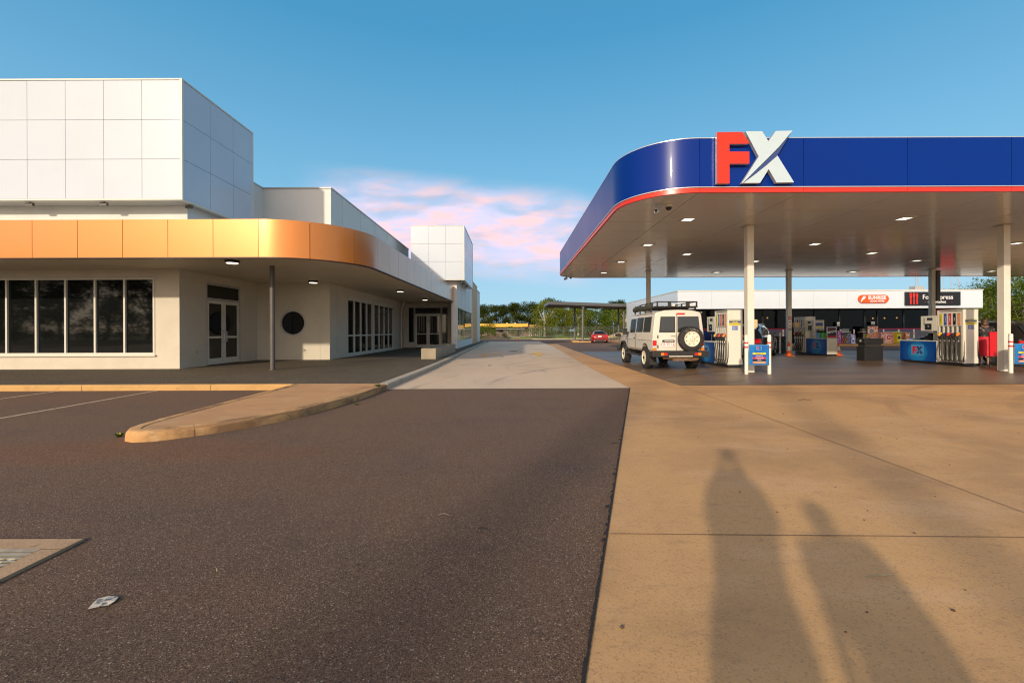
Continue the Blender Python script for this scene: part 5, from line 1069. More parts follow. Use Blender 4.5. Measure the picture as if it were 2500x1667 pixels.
# ================================================================== grey shelter
SHL = thing('parking_shelter', 'flat dark grey parking shelter roof on posts beside the red coupe', 'shelter', (9, 51, 0), world=True)
A_, B_, C_, D_ = Vector((4.1, 47.6)), Vector((15.9, 53.9)), Vector((15.9, 59.2)), Vector((3.95, 53.2)); zt = 4.62
def quadslab(mb, P, z0, z1, mi=0): mb.slab([(p.x, p.y) for p in P], z0, z1, mi)
M_shel = mat('shelter_steel', (.13, .13, .125), .5, var=.1); M_shel2 = mat('shelter_underside', (.075, .066, .055), .6, var=.15)
ce = (A_+B_+C_+D_)/4; a = MB(); quadslab(a, [A_, B_, C_, D_], zt-.34, zt); a.build('roof', M_shel, SHL)
a = MB(); quadslab(a, [p.lerp(ce, .03) for p in (A_, B_, C_, D_)], zt-.40, zt-.342); a.build('underside', M_shel2, SHL)
for (x, y) in ((8.30, 50.6), (7.95, 54.6), (14.0, 53.9), (14.2, 57.4)):
    a = MB(); a.lathe([(.13, 0), (.13, zt-.40)], (x, y, 0), 14); p_ = a.build('post', M_shel, SHL, smooth=True)
    a = MB(); a.box(x-.45, x+.45, y-.45, y+.45, 0, .13); tag(a.build('post_kerb', A_kerb, None), kind='structure').name = 'shelter_kerb'
a = MB(); a.box(7.0, 9.3, 49.6, 50.5, .004, .14); tag(a.build('shelter_kerb', A_kerb), kind='structure')
a = MB(); a.tube([(14.45, 54.0, .0), (14.45, 54.0, 3.6), (14.7, 54.1, 3.85), (15.0, 54.3, 3.9), (15.1, 54.4, 4.2)], .08, 10); a.build('downpipe', M_shel, SHL, smooth=True)
for x, y in ((6.6, 51.4), (11.2, 54.0)): a = MB(); a.box(x-.25, x+.25, y-.1, y+.1, zt-.44, zt-.402); a.build('ceiling_light', M_frame, SHL)
a = MB(); a.box(8.17, 8.43, 50.3, 50.45, zt-.62, zt-.40); a.build('junction_box', M_frame2, SHL)

# ================================================================== far edge: verge, mounds, fence, low building
mb = MB(); mb.box(-40, 90, 66.8, 67.1, .0, .14); tag(mb.build('verge_kerb', A_gkerb), kind='structure')
def mound(name, cx, cy, rx, ry, h, m, seed):
    q = random.Random(seed); mb = MB(); n, k = 22, 6; k0 = 0
    for i in range(k+1):
        t_ = i/k
        for j in range(n):
            a_ = 2*math.pi*j/n; w_ = 1+.15*math.sin(3*a_+seed)+q.uniform(-.05, .05)
            mb.v.append((cx+rx*t_*w_*math.cos(a_), cy+ry*t_*w_*math.sin(a_), h*(1-t_)**1.0*(1+.0*t_)*(math.cos(t_*1.5))+q.uniform(-.03, .03)*h-.03))
    for i in range(k):
        for j in range(n): q2 = (j+1) % n; mb.f.append([i*n+j, i*n+q2, (i+1)*n+q2, (i+1)*n+j]); mb.m.append(0)
    return tag(mb.build(name, m, smooth=True), kind='structure')
A_soil = ground_mat('red_soil', (.36, .20, .10), [((.22, .13, .07), 1.2, (1, 1, 1), .4, .7, .7), ((.10, .13, .03), .7, (1, 1, 1), .5, .62, .8)], bump=1, bscale=8)
mound('dirt_mound', -3.6, 73, 4.0, 2.0, .55, A_soil, 1); mound('dirt_mound', 18.0, 72.5, 5, 2.4, 1.1, ground_mat('sand_soil', (.52, .36, .20), [((.36, .25, .13), 1.5, (1, 1, 1), .4, .7, .7)], bump=1, bscale=8), 2)
mound('grass_mound', 9.5, 76, 8, 3, .9, A_dirt, 3); mound('dirt_mound', 3.0, 71.5, 2.0, 1.2, .35, A_soil, 4)
# grass tufts along the verge: nobody could count them
mb = MB(); q = random.Random(21)
for i in range(9000):
    x = q.uniform(-9, 27); y = 67.3+abs(q.gauss(0, 3.2)); h = q.uniform(.10, .32)*(1+.6*math.sin(x*.8)); a_ = q.uniform(0, 3.14); w_ = .05; lx_ = q.uniform(-.12, .12)
    if (abs(x-18) < 4 and abs(y-72.5) < 2) or (abs(x+3.6) < 3 and q.random() < .6): continue
    zb = .0; mb.poly([(x-w_*math.cos(a_), y-w_*math.sin(a_), zb), (x+w_*math.cos(a_), y+w_*math.sin(a_), zb), (x+lx_, y, zb+h)])
tag(mb.build('verge_grass', mat('grass_blade', (.13, .20, .035), .7, var=1, scale=.8, col2=(.24, .24, .06)), recalc=False), 'short rough green grass growing on the verge before the fence', 'grass', kind='stuff')
def fence_mat():
    m = bpy.data.materials.new('chain_link'); m.use_nodes = True; nt = m.node_tree; b = nt.nodes['Principled BSDF']; b.inputs['Base Color'].default_value = (.16, .16, .15, 1); b.inputs['Metallic'].default_value = .4; b.inputs['Roughness'].default_value = .5
    g = N(nt, 'ShaderNodeNewGeometry'); s_ = N(nt, 'ShaderNodeSeparateXYZ'); nt.links.new(g.outputs['Position'], s_.inputs[0]); outs = []
    for sg in (1, -1):
        v = math_node(nt, 'MULTIPLY', math_node(nt, 'ADD', s_.outputs[0], math_node(nt, 'MULTIPLY', s_.outputs[2], sg)), 14.0)
        outs.append(math_node(nt, 'LESS_THAN', math_node(nt, 'FRACT', v), .075))
    al = math_node(nt, 'MAXIMUM', outs[0], outs[1]); nt.links.new(al, b.inputs['Alpha']); return m
FN = thing('chain_link_fence', 'tall wire mesh fence with grey posts along the grass verge', 'fence', (10, 68.8, 0), world=True)
a = MB(); a.poly([(1.6, 68.8, .05), (24, 68.8, .05), (24, 68.8, 2.02), (1.6, 68.8, 2.02)]); a.build('wire_mesh', fence_mat(), FN, recalc=False)
for x in (1.6, 3.0, 4.75, 7.1, 9.4, 11.65, 13.9, 16.2, 18.6, 21.2, 24): a = MB(); a.tube([(x, 68.8, 0), (x, 68.8, 2.08)], .028, 8); a.build('post', M_shel, FN)
a = MB(); a.tube([(1.6, 68.8, 2.02), (24, 68.8, 2.02)], .018, 6); a.build('top_rail', M_shel, FN)
a = MB()
for i in range(24): x = -2.8+i*.21; a.box(x, x+.05, 74, 74.04, .1, 1.9)
PF = thing('picket_gate', 'pale upright picket fence section in front of the orange roofed building', 'fence', (1, 74, 0)); PF['_o'] = [1, 74, 0]
o = a.build('picket_panel', M_shel, PF); a = MB(); a.box(-2.8, 2.2, 74.045, 74.08, 1.7, 1.78); a.box(-2.8, 2.2, 74.045, 74.08, .3, .38); a.build('rail', M_frame2, PF)
OB = thing('orange_roofed_building', 'low flat building with bright orange roof band beyond the verge', 'building', (-3, 108, 0), world=True)
a = MB(); a.box(-12, 4.0, 108, 118, 2.35, 3.20); a.build('roof', mat('orange_fascia', (.70, .40, .05), .5, var=.05), OB); a = MB(); a.box(-11, 7.5, 111, 122, 0, 2.34); a.build('wall', mat('brown_brick', (.22, .16, .12), .8, var=.2, scale=3), OB)
a = MB(); a.box(4.1, 8.2, 109, 118, 2.0, 2.9); a.build('roof', mat('ochre_fascia', (.45, .27, .08), .6, var=.1), OB)
for x in (-7, -3.6, -1.2, 1.2): a = MB(); a.box(x, x+1.4, 110.9, 110.99, .9, 2.1); w_ = a.build('window', M_frame2, OB); a = MB(); a.box(x+.1, x+1.3, 110.85, 110.89, 1.0, 2.0); a.build('pane', M_glass, w_)
a = MB()
for i in range(7): x = 4.3+i*.5; a.box(x, x+.12, 108.9, 109.0, 0, 2.0)
a.build('shutter_wall', M_frame, OB)
for x, h in ((-9.5, .5), (-1.5, .25), (.6, .3)): a = MB(); a.box(x, x+.4, 110, 110.4, 3.21, 3.21+h); a.build('roof_vent', M_frame2, OB)
MS = thing('lattice_mast', 'thin steel lattice mast rising behind the shop roof', 'mast', (103.2, 100, 0), world=True); a = MB()
for sx in (0, 2.4):
    for sy in (0, 2.4): a.tube([(102+sx, 100+sy, 0), (102.6+sx*.5, 100.6+sy*.5, 26)], .05, 5)
for i in range(13):
    z = 2*i; f = i/13; x0, x1 = 102+.6*f, 104.4-.6*f; a.tube([(x0, 100, z), (x1, 100, z)], .03, 4); a.tube([(x0, 100, z), (x1-.05, 100, z+2)], .025, 4); a.tube([(x1, 100, z), (x0+.05, 100, z+2)], .025, 4)
a.build('lattice', M_frame2, MS)
a = MB(); a.tube([(77.2, 66, 0), (77.2, 66, 12)], .06, 6); a.tube([(77.2, 66, 12), (76.0, 66, 12.2)], .04, 6); LP = thing('street_lamp', 'thin far street lamp pole above the trees at the right edge', 'street lamp', (77.2, 66, 0), world=True); p_ = a.build('pole', M_frame2, LP); a = MB(); a.box(75.5, 76.1, 65.9, 66.1, 12.15, 12.28); a.build('lamp_head', M_frame2, LP)

# ================================================================== trees
def leafmat(name, c1, c2, c3):
    m = bpy.data.materials.new(name); m.use_nodes = True; nt = m.node_tree; b = nt.nodes['Principled BSDF']; b.inputs['Roughness'].default_value = .8; b.inputs['Specular IOR Level'].default_value = .12
    at = N(nt, 'ShaderNodeAttribute', attribute_name='leafv'); cr = nt.nodes.new('ShaderNodeValToRGB'); nt.links.new(at.outputs['Fac'], cr.inputs[0]); e = cr.color_ramp.elements
    e[0].color = c1+(1,); e[1].color = c3+(1,); x = e.new(.5); x.color = c2+(1,)
    nt.links.new(cr.outputs[0], b.inputs['Base Color'])
    tr = N(nt, 'ShaderNodeBsdfTranslucent'); nt.links.new(cr.outputs[0], tr.inputs[0]); mx = N(nt, 'ShaderNodeMixShader'); mx.inputs[0].default_value = .3
    nt.links.new(b.outputs[0], mx.inputs[1]); nt.links.new(tr.outputs[0], mx.inputs[2]); nt.links.new(mx.outputs[0], nt.nodes['Material Output'].inputs[0]); return m
LM_d = leafmat('dark_foliage', (.014, .026, .004), (.040, .060, .007), (.095, .115, .014)); LM_e = leafmat('light_foliage', (.06, .085, .010), (.15, .18, .018), (.26, .28, .03)); LM_b = leafmat('bright_foliage', (.035, .060, .008), (.09, .14, .012), (.20, .24, .02))
BK = mat('grey_bark', (.20, .16, .12), .85, var=.4, scale=3); BKw = mat('white_bark', (.60, .55, .47), .7, var=.3, scale=2.5)
def tree(name, label, x, y, h, w, leaf, bark, seed, clumps=16, per=150, ls=.26, trunk=.32, droop=0, cr=.25, group=None, cat='tree'):
    q = random.Random(seed); t = thing(name, label, cat, (x, y, -.02), group=group); tb_ = MB(); cl = []
    zb = h*trunk
    for i in range(clumps):
        a_ = q.uniform(0, 6.283); z = q.uniform(zb, h*.93); f = (z-zb)/(h-zb); rad = w/2*(math.sin(math.pi*min(1, .18+f*.80))**.6)*math.sqrt(q.random())*.86
        cl.append(Vector((rad*math.cos(a_), rad*math.sin(a_), z)))
    lean = Vector((q.uniform(-.05, .05), q.uniform(-.05, .05), 0))*h; r0 = h*.022+.03; top = Vector((0, 0, h*.72))+lean
    fork = [Vector((0, 0, 0)), Vector((q.uniform(-.1, .1), 0, zb*.5)), lean*.4+Vector((0, 0, zb)), lean*.8+Vector((q.uniform(-.3, .3), 0, h*.5)), top]
    tb_.tube(fork, [r0*1.3, r0, r0*.85, r0*.55, r0*.2], 8)
    for c in cl[:12]:
        s_ = fork[2].lerp(fork[3], q.random()); m_ = s_.lerp(c, .5)+Vector((0, 0, -.04*h+q.uniform(-.1, .1))); tb_.tube([s_, m_, c], [r0*.42, r0*.26, r0*.06], 6)
    tb_.build('trunk', bark, t, smooth=True)
    mb = MB(); vals = []
    for ci, c in enumerate(cl):
        R0 = w*cr*q.uniform(.6, 1.15); cv = q.uniform(-.22, .22)
        for k in range(per):
            d = Vector((q.gauss(0, 1), q.gauss(0, 1), q.gauss(0, .8))); d = d.normalized()*R0*(q.random()**.45); d.z *= .72
            if q.random() < .10: d *= 1.35
            p = c+d
            if droop: p.z -= droop*q.random()*(d.x*d.x+d.y*d.y)/(R0*R0)*R0
            if p.z > h: p.z = h-q.random()*.3
            u = Vector((q.gauss(0, 1), q.gauss(0, 1), q.gauss(0, .6)+(-1.2 if droop else 0))).normalized(); v = u.orthogonal().normalized(); v = (Matrix.Rotation(q.uniform(0, 6.28), 3, u) @ v); s_ = ls*q.uniform(.5, 1.2)
            mb.poly([p-v*s_*.32, p+u*s_*.5-v*s_*.05, p+u*s_*1.0+v*s_*.1, p+u*s_*.45+v*s_*.40]); vals.append(max(0, min(1, .5+cv+q.gauss(0, .16))))
    o = mb.build('crown', leaf, t, recalc=False); at = o.data.attributes.new('leafv', 'FLOAT', 'FACE'); at.data.foreach_set('value', vals); return t
def px2(px, Y): return (px-1250)*Y/F
def hz_(py, Y, px=1300): return H-(py-YH+ROLL*(px-1250))*Y/F
P1 = tree('dark_tree', 'dark green tree tallest of the row at the white building corner', px2(1192, 126), 126, hz_(742, 126, 1192), 8.6, LM_d, BK, 1, 40, 210, .36, .06, cr=.17, group='dark trees behind the orange roofed building')
P2 = tree('dark_tree', 'dark green narrow tree second in the row behind the orange roof', px2(1217, 128), 128, hz_(742, 128, 1217), 7.0, LM_d, BK, 2, 36, 210, .36, .06, cr=.18, group='dark trees behind the orange roofed building')
for i, (px, top, Y, pr, lab) in enumerate(((1240, 743, 100, P1, 'dark green tree third in the row above the orange roof band'), (1262, 737, 97, P2, 'dark green tree with a ragged pointed top above the orange roof end'), (1288, 736, 99, P1, 'dark green tree standing directly left of the pale eucalyptus'), (1306, 741, 101, P2, 'dark green tree half behind the pale eucalyptus crown'), (1172, 748, 104, P2, 'dark green tree cut off by the white building edge'), (1350, 727, 112, P1, 'tall dark tree rising behind the shelter roof left end'), (1412, 748, 108, P1, 'dark tree behind the left shelter posts'), (1505, 731, 104, P2, 'dark tree topping out above the right end of the shelter roof'), (1475, 750, 110, P2, 'dark tree behind the red coupe, far back'), (1385, 752, 102, P1, 'dark tree in the gap left of the shelter posts'), (1445, 755, 106, P1, 'dark tree behind the shelter, above the red coupe'), (1535, 752, 100, P1, 'dark tree behind the shelter downpipe'))):
    Y += 28; hh = hz_(top, Y, px); dup(pr, (px2(px, Y), Y, -.02), rz=i*1.3+.4, sc=hh/9.3, label=lab)
E1 = tree('pale_eucalyptus', 'pale green eucalyptus with white trunk left of the shelter', px2(1330, 80), 80, hz_(729, 80), 6.0, LM_e, BKw, 5, 28, 200, .28, .36, droop=.9, group='pale trunked trees behind the fence')
dup(E1, (px2(1376, 84), 84, 0), rz=2, sc=.82, label='pale green eucalyptus seen under the shelter between its left posts'); dup(E1, (px2(1412, 82), 82, 0), rz=4, sc=.9, label='pale trunked eucalyptus behind the red coupe')
dup(E1, (px2(1528, 80), 80, 0), rz=1, sc=.86, label='pale trunked eucalyptus right of the shelter downpipe')
G1 = tree('bushy_tree', 'bright green rounded tree filling the shelter opening', px2(1455, 86), 86, 5.8, 8.0, LM_b, BK, 8, 34, 230, .30, .06, group='bright bushy trees')
dup(G1, (px2(1500, 88), 88, 0), rz=2.1, sc=.95, label='bright green tree behind the right shelter post'); dup(G1, (px2(1340, 100), 100, 0), rz=.7, sc=.75, label='low green tree behind the pale eucalyptus trunk'); dup(G1, (px2(1550, 90), 90, 0), rz=5, sc=.9, label='bright green tree beside the shop side wall')
S1 = tree('green_shrub', 'large green shrub at the corner of the white building', px2(1192, 80), 80, 2.9, 3.8, LM_b, BK, 12, 14, 150, .2, .05, group='shrubs on the verge', cat='shrub')
for px, Y, s_, lab in ((1335, 72.5, .55, 'green shrub behind the mesh fence near the pale eucalyptus trunk'), (1385, 73, .6, 'green shrub behind the mesh fence left of the shelter posts'), (1420, 74, .7, 'green shrub behind the mesh fence at the shelter posts'), (1176, 76, .8, 'green shrub half hidden by the white building edge'), (1252, 78, .75, 'green shrub in front of the brick wall centre'), (1266, 76, .55, 'small green shrub beside the distant cone'), (1300, 74, .80, 'green shrub against the left end of the mesh fence'), (1208, 78, .5, 'small shrub beside the large one by the white building'), (1232, 74, .38, 'smallest shrub on the verge before the dirt mound')):
    dup(S1, (px2(px, Y), Y, 0), rz=px, sc=s_, label=lab)
RT = tree('broad_tree', 'broad bright tree right of the shop roof end', px2(2420, 52), 52, 7.0, 7.5, LM_b, BK, 15, 30, 260, .26, .15, group='broad trees right of the shop')
dup(RT, (px2(2490, 50), 50, 0), rz=2, sc=1.15, label='tall broad tree at the right photo edge'); dup(RT, (px2(2560, 54), 54, 0), rz=4, sc=1.2, label='broad tree cut off by the right photo edge'); dup(RT, (px2(2380, 64), 64, 0), rz=5, sc=.9, label='broad tree behind the shop wall end'); dup(RT, (px2(2455, 62), 62, 0), rz=1, sc=1.15, label='broad tree between the shop end and the right column')
for i in range(8): dup(RT, (76+i*9, 58-(i*5 % 9)-i*2, 0), rz=i*1.7, sc=1.1+.12*(i % 3), label='broad tree in the row continuing beyond the right photo edge')
dup(RT, (px2(2312, 78), 78, 0), rz=3, sc=1.22, label='tree with only its top showing over the shop roof'); dup(RT, (px2(1566, 84), 84, 0), rz=3, sc=.93, label='tree with only its tip showing over the shop side wall')
for i in range(17):
    o = dup(P1 if i % 2 else P2, (-58-i*6.4, -46-(i*37 % 13), 0), rz=i, sc=1.45+.1*(i % 3), label='tall dark tree across the road behind the camera, mirrored in the long front window'); o['group'] = 'trees across the road mirrored in the window'

tree('young_tree', 'young street tree behind the camera whose crown shadow darkens the near asphalt', -8.5, -13.9, 6.6, 3.4, LM_b, BK, 31, 20, 160, .16, .35)
# ================================================================== people
M_skin = mat('skin', (.42, .24, .16), .5, var=.05); M_hair = mat('brown_hair', (.10, .05, .022), .5, var=.6, scale=30); M_floral = mat('black_floral_cloth', (.012, .012, .013), .7, var=1, scale=16, col2=(.45, .30, .28), thr=(.60, .64)); M_skirt = mat('red_skirt_cloth', (.62, .006, .03), .65, var=.25, scale=5)
M_jean = mat('dark_trousers', (.03, .035, .05), .8, var=.2); M_shirt = mat('grey_shirt', (.18, .18, .2), .8, var=.2)
def skin_mesh(name, verts, edges, rad, root, m, parent, sub=2):
    me = bpy.data.meshes.new(name); me.from_pydata(verts, edges, []); o = bpy.data.objects.new(name, me); COL.objects.link(o)
    md = o.modifiers.new('s', 'SKIN'); md.use_smooth_shade = True; sv = me.skin_vertices[0].data
    for i, r_ in enumerate(rad): sv[i].radius = r_ if isinstance(r_, tuple) else (r_, r_); sv[i].use_root = (i == root)
    ms = o.modifiers.new('u', 'SUBSURF'); ms.levels = sub; ms.render_levels = sub
    dg = bpy.context.evaluated_depsgraph_get(); nm = bpy.data.meshes.new_from_object(o.evaluated_get(dg)); bpy.data.objects.remove(o); nm.materials.clear(); nm.materials.append(m)
    nm.polygons.foreach_set('use_smooth', [True]*len(nm.polygons)); o = bpy.data.objects.new(name, nm); COL.objects.link(o); o.parent = parent; return o
def person(label, loc, rz, hgt, J, cloth, skirt=False, stout=1.0, extra=None):
    """J: wrist and elbow positions for both arms (metres at 1.7 m height), facing +y"""
    s = hgt/1.70; t = thing('person', label, 'person', loc, rz); st = stout
    V = {'pel': (0, 0, .95), 'wai': (0, 0, 1.07), 'che': (0, .0, 1.27), 'sho': (0, 0, 1.39), 'nek': (0, .01, 1.47), 'hd1': (0, .025, 1.55), 'hd2': (0, .02, 1.63)}
    Rr = {'pel': (.15*st, .11*st), 'wai': (.13*st, .10*st), 'che': (.155*st, .11*st), 'sho': (.12, .085), 'nek': (.055, .055), 'hd1': (.072, .085), 'hd2': (.075, .09)}
    E_ = [('pel', 'wai'), ('wai', 'che'), ('che', 'sho'), ('sho', 'nek'), ('nek', 'hd1'), ('hd1', 'hd2')]
    for n_, sg in (('L', -1), ('R', 1)):
        el, wr_ = J[n_]
        V.update({'s'+n_: (sg*.17, 0, 1.38), 'e'+n_: el, 'w'+n_: wr_, 'h'+n_: (sg*.09, 0, .90), 'k'+n_: (sg*.10, .015, .49), 'a'+n_: (sg*.10, -.01, .09), 'f'+n_: (sg*.12, .13, .035)})
        Rr.update({'s'+n_: .055*st, 'e'+n_: .040, 'w'+n_: .027, 'h'+n_: .09*st, 'k'+n_: .058*st, 'a'+n_: .037, 'f'+n_: (.036, .025)})
        E_ += [('sho', 's'+n_), ('s'+n_, 'e'+n_), ('e'+n_, 'w'+n_), ('pel', 'h'+n_), ('h'+n_, 'k'+n_), ('k'+n_, 'a'+n_), ('a'+n_, 'f'+n_)]
        d = (Vector(wr_)-Vector(el)).normalized(); palm = Vector(wr_)+d*.06; V['p'+n_] = tuple(palm); Rr['p'+n_] = (.034, .018); E_.append(('w'+n_, 'p'+n_)); sd = d.cross(Vector((0, 1, 0)) if abs(d.y) < .8 else Vector((0, 0, 1))).normalized()
        for k in range(4):
            b0 = palm+d*.03+sd*(-.027+.018*k); b1 = b0+d*(.035+.005*(k in (1, 2)))+Vector((0, .008, -.006)); b2 = b1+d*.028+Vector((0, .012, -.012))
            V[f'g{k}{n_}'] = tuple(b0); V[f'i{k}{n_}'] = tuple(b1); V[f'j{k}{n_}'] = tuple(b2)
            for c_, rr_ in (('g', .009), ('i', .0085), ('j', .007)): Rr[f'{c_}{k}{n_}'] = rr_
            E_ += [('p'+n_, f'g{k}{n_}'), (f'g{k}{n_}', f'i{k}{n_}'), (f'i{k}{n_}', f'j{k}{n_}')]
        tb0 = Vector(wr_)+d*.03+sd*(-.035)*1; tb1 = tb0+d*.04-sd*.02; V['t'+n_] = tuple(tb0); V['u'+n_] = tuple(tb1); Rr['t'+n_] = .012; Rr['u'+n_] = .009; E_ += [('w'+n_, 't'+n_), ('t'+n_, 'u'+n_)]
    ks = list(V); ix = {k: i for i, k in enumerate(ks)}
    sc_ = lambda v: tuple(c*s for c in v)
    body = skin_mesh('body', [sc_(V[k]) for k in ks], [(ix[a_], ix[b_]) for a_, b_ in E_], [tuple(c*s for c in Rr[k]) if isinstance(Rr[k], tuple) else Rr[k]*s for k in ks], ix['pel'], M_skin, t)
    a = MB(); a.ball((0, .115*s, 1.555*s), .014*s, 6, 0, (.8, 1.3, 1.2)); a.build('nose', M_skin, t, smooth=True)
    a = MB(); [a.ball((e*.032*s, .10*s, 1.585*s), .011*s, 6) for e in (-1, 1)]; a.build('eyes', M_black, t)
    a = MB(); a.tube([(-.022*s, .105*s, 1.52*s), (.022*s, .105*s, 1.52*s)], .005*s, 6); a.build('mouth', M_sred, t)
    for e in (-1, 1): a = MB(); a.ball((e*.083*s, .015*s, 1.57*s), .025*s, 8, 0, (.4, .7, 1.2)); a.build('ear', M_skin, t, smooth=True)
    a = MB(); a.ball((0, -.012*s, 1.615*s), .102*s, 12, 0, (.93, 1.02, .98))
    if skirt: a.ball((0, -.055*s, 1.53*s), .085*s, 10, 0, (1.05, .7, 1.25)); a.ball((.02*s, -.06*s, 1.71*s), .05*s, 8)
    a.build('hair', M_hair, t, smooth=True)
    # clothes
    tk = ['pel', 'wai', 'che', 'sho', 'sL', 'sR']; cv = [V[k] for k in tk]; cr_ = [tuple(c*(1.28 if k in ('che', 'sho') else 1.15) for c in Rr[k]) if isinstance(Rr[k], tuple) else Rr[k]*1.4 for k in tk]; ce_ = [(0, 1), (1, 2), (2, 3), (3, 4), (3, 5)]
    for n_, b_ in (('L', 4), ('R', 5)): f_ = .75; cv.append(tuple(Vector(V['s'+n_]).lerp(Vector(V['e'+n_]), f_))); cr_.append(.056*st); ce_.append((b_, len(cv)-1))
    skin_mesh('shirt', [sc_(v) for v in cv], ce_, [tuple(c*s for c in r_) if isinstance(r_, tuple) else r_*s for r_ in cr_], 0, cloth[0], t)
    if skirt:
        a = MB(); n = 36; rows = ((1.06, .165), (1.0, .19), (.90, .215), (.7, .215), (.5, .22), (.36, .235)); k0 = 0
        for z, r_ in rows:
            for j in range(n): an = 2*math.pi*j/n; fo_ = 1+.045*math.sin(9*an)*(1.06-z)/.6; a.v.append((r_*st*fo_*math.cos(an)*s, r_*.80*st*fo_*math.sin(an)*s, z*s))
        for i in range(len(rows)-1):
            for j in range(n): q2 = (j+1) % n; a.f.append([i*n+j, i*n+q2, (i+1)*n+q2, (i+1)*n+j]); a.m.append(0)
        a.build('skirt', cloth[1], t, smooth=True)
        for e in (-1, 1): a = MB(); a.box((e*.11-.045)*s, (e*.11+.045)*s, -.05*s, .17*s, 0, .02*s); a.tube([(e*.11*s-.05*s, .0, .02*s), (e*.11*s, .02*s, .09*s), (e*.11*s+.05*s, .0, .02*s)], .009*s, 6); a.build('sandal', M_black, t)
    else:
        lv = [(0, 0, .97), (0, 0, 1.06)]; lr = [(.15*st, .125*st), (.145*st, .115*st)]; le = [(0, 1)]
        for n_ in 'LR':
            b_ = len(lv); lv += [(V['h'+n_][0]*1.02, 0, .82), V['k'+n_], tuple(Vector(V['a'+n_])+Vector((0, 0, .03)))]; lr += [.10*st, .075*st, .06]; le += [(0, b_), (b_, b_+1), (b_+1, b_+2)]
        skin_mesh('trousers', [sc_(v) for v in lv], le, [tuple(c*s for c in r_) if isinstance(r_, tuple) else r_*s for r_ in lr], 0, cloth[1], t)
        for e in (-1, 1): a = MB(); a.ball((e*.115*s, .05*s, .045*s), .06*s, 10, 0, (.85, 2.1, .75)); a.build('shoe', M_black, t, smooth=True)
    if extra: extra(t, s)
    return t
person('woman seen from behind in a black floral top and long red skirt beside the pump', (17.30, 15.78, .012), R(-25), 1.70, {'L': ((-.27, .02, 1.12), (-.20, .24, 1.10)), 'R': ((.28, .0, 1.12), (.33, .22, 1.02))}, (M_floral, M_skirt), True, 1.18)
rb = thing('red_board', 'flat bright red board standing between the woman and the right column', 'board', (16.56, 14.93, .012)); a = MB(); a.box(0, .33, 0, .03, .40, 1.24); a.build('panel', mat('red_board_face', (.60, .008, .012), .4, var=.03), rb); a = MB(); a.box(.02, .032, .035, .06, 0, 1.2); a.box(.30, .312, .035, .06, 0, 1.2); a.build('stand', M_black, rb)
def cam_extra(t, s):
    a = MB(); a.box(-.07, .07, .05, .13, 1.80*s, 1.92*s); a.lathe([(.035, .13), (.04, .22)], (0, 0, 1.86*s), 16, axis='Y'); a.build('held_camera', M_black, t)
person('photographer standing just behind the camera, casting the left long shadow on the concrete', (.03, -.42, .008), R(-12), 1.78, {'L': ((-.105, .10, 1.60), (-.035, .08, 1.80)), 'R': ((.105, .10, 1.60), (.035, .08, 1.80))}, (M_shirt, M_jean), False, 1.2, cam_extra)
person('shorter companion standing behind the camera, casting the right long shadow on the concrete', (.53, -.55, .008), R(0), 1.52, {'L': ((-.24, -.02, 1.12), (-.24, .06, .88)), 'R': ((.24, -.02, 1.12), (.24, .06, .88))}, (M_shirt, M_jean), False, 1.25)
for i, (x, y, h, r_, lab) in enumerate(((-6.4, -17.6, 11.6, .15, 'tall slim light pole behind the camera whose shadow crosses the concrete to the pumps'), (-13.8, -27.0, 15.6, .22, 'tall light pole farther behind the camera whose shadow crosses the asphalt'))):
    t_ = thing('light_pole', lab, 'light pole', (x, y, 0), group='light poles behind the camera'); a = MB(); a.tube([(0, 0, 0), (0, 0, h)], [r_*1.25, r_*.8], 14); a.build('pole', M_frame2, t_, smooth=True)
    a = MB(); a.tube([(0, 0, h-.1), (-.5, 0, h+.05), (-1.2, 0, h+.08)], .04, 8); o = a.build('arm', M_frame2, t_); a = MB(); a.box(-1.75, -1.2, -.14, .14, h+.03, h+.13); a.build('lamp_head', M_frame2, o)

# ================================================================== small things on the ground
DG = thing('drain_grate', 'galvanised steel drain grate in a square concrete surround on the asphalt', 'drain', (-3.4, 2.2, 0), world=True)
a = MB(); X1, Y1, wd = -2.775, 2.79, .135; X0, Y0 = -4.05, 1.3; zt = .020
a.box(X0, X1, Y1-wd, Y1, .001, zt); a.box(X0, X1, Y0, Y0+wd, .001, zt); a.box(X1-wd, X1, Y0+wd, Y1-wd, .001, zt); a.box(X0, X0+wd, Y0+wd, Y1-wd, .001, zt); a.build('surround', ground_mat('drain_concrete', (.44, .29, .17), [((.30, .20, .12), 3, (1, 1, 1), .45, .7, .7), ((.13, .09, .06), 14, (1, 1, 1), .60, .75, .7)], bump=.5, bscale=60), DG, bevel=.004)
xi, yi = X1-wd, Y1-wd; M_galv = mat('galvanised_steel', (.52, .50, .40), .38, metal=.8, var=.2, scale=12)
a = MB(); a.box(X0+wd, xi, yi-.03, yi, .002, zt+.001); a.box(X0+wd, xi, yi-.075, yi-.045, .002, zt); a.build('frame', M_galv, DG)
a = MB(); a.box(X0+wd, xi, Y0+wd, yi, .0012, .0018); a.build('pit', M_dark, DG)
a = MB(); y = yi-.10; k = 0
while y > Y0+wd+.02:
    a.box(X0+wd, xi, y-.0075, y+.0075, .004, .019); x = xi-.03-(k % 2)*.035
    while x > X0+wd+.07: a.prism([(x-.050, -.008), (x, -.008), (x-.025, -.026)], (0, y, .006), (1, 0, 0), (0, 1, 0), (0, 0, .008)); x -= .07
    y -= .0375; k += 1
a.build('grate_bar', M_galv, DG)
lp = [G(211, 1491), G(222, 1478), G(235, 1464), G(262, 1460), G(283, 1457), G(287, 1461), G(279, 1472), G(262, 1480), G(240, 1485)]
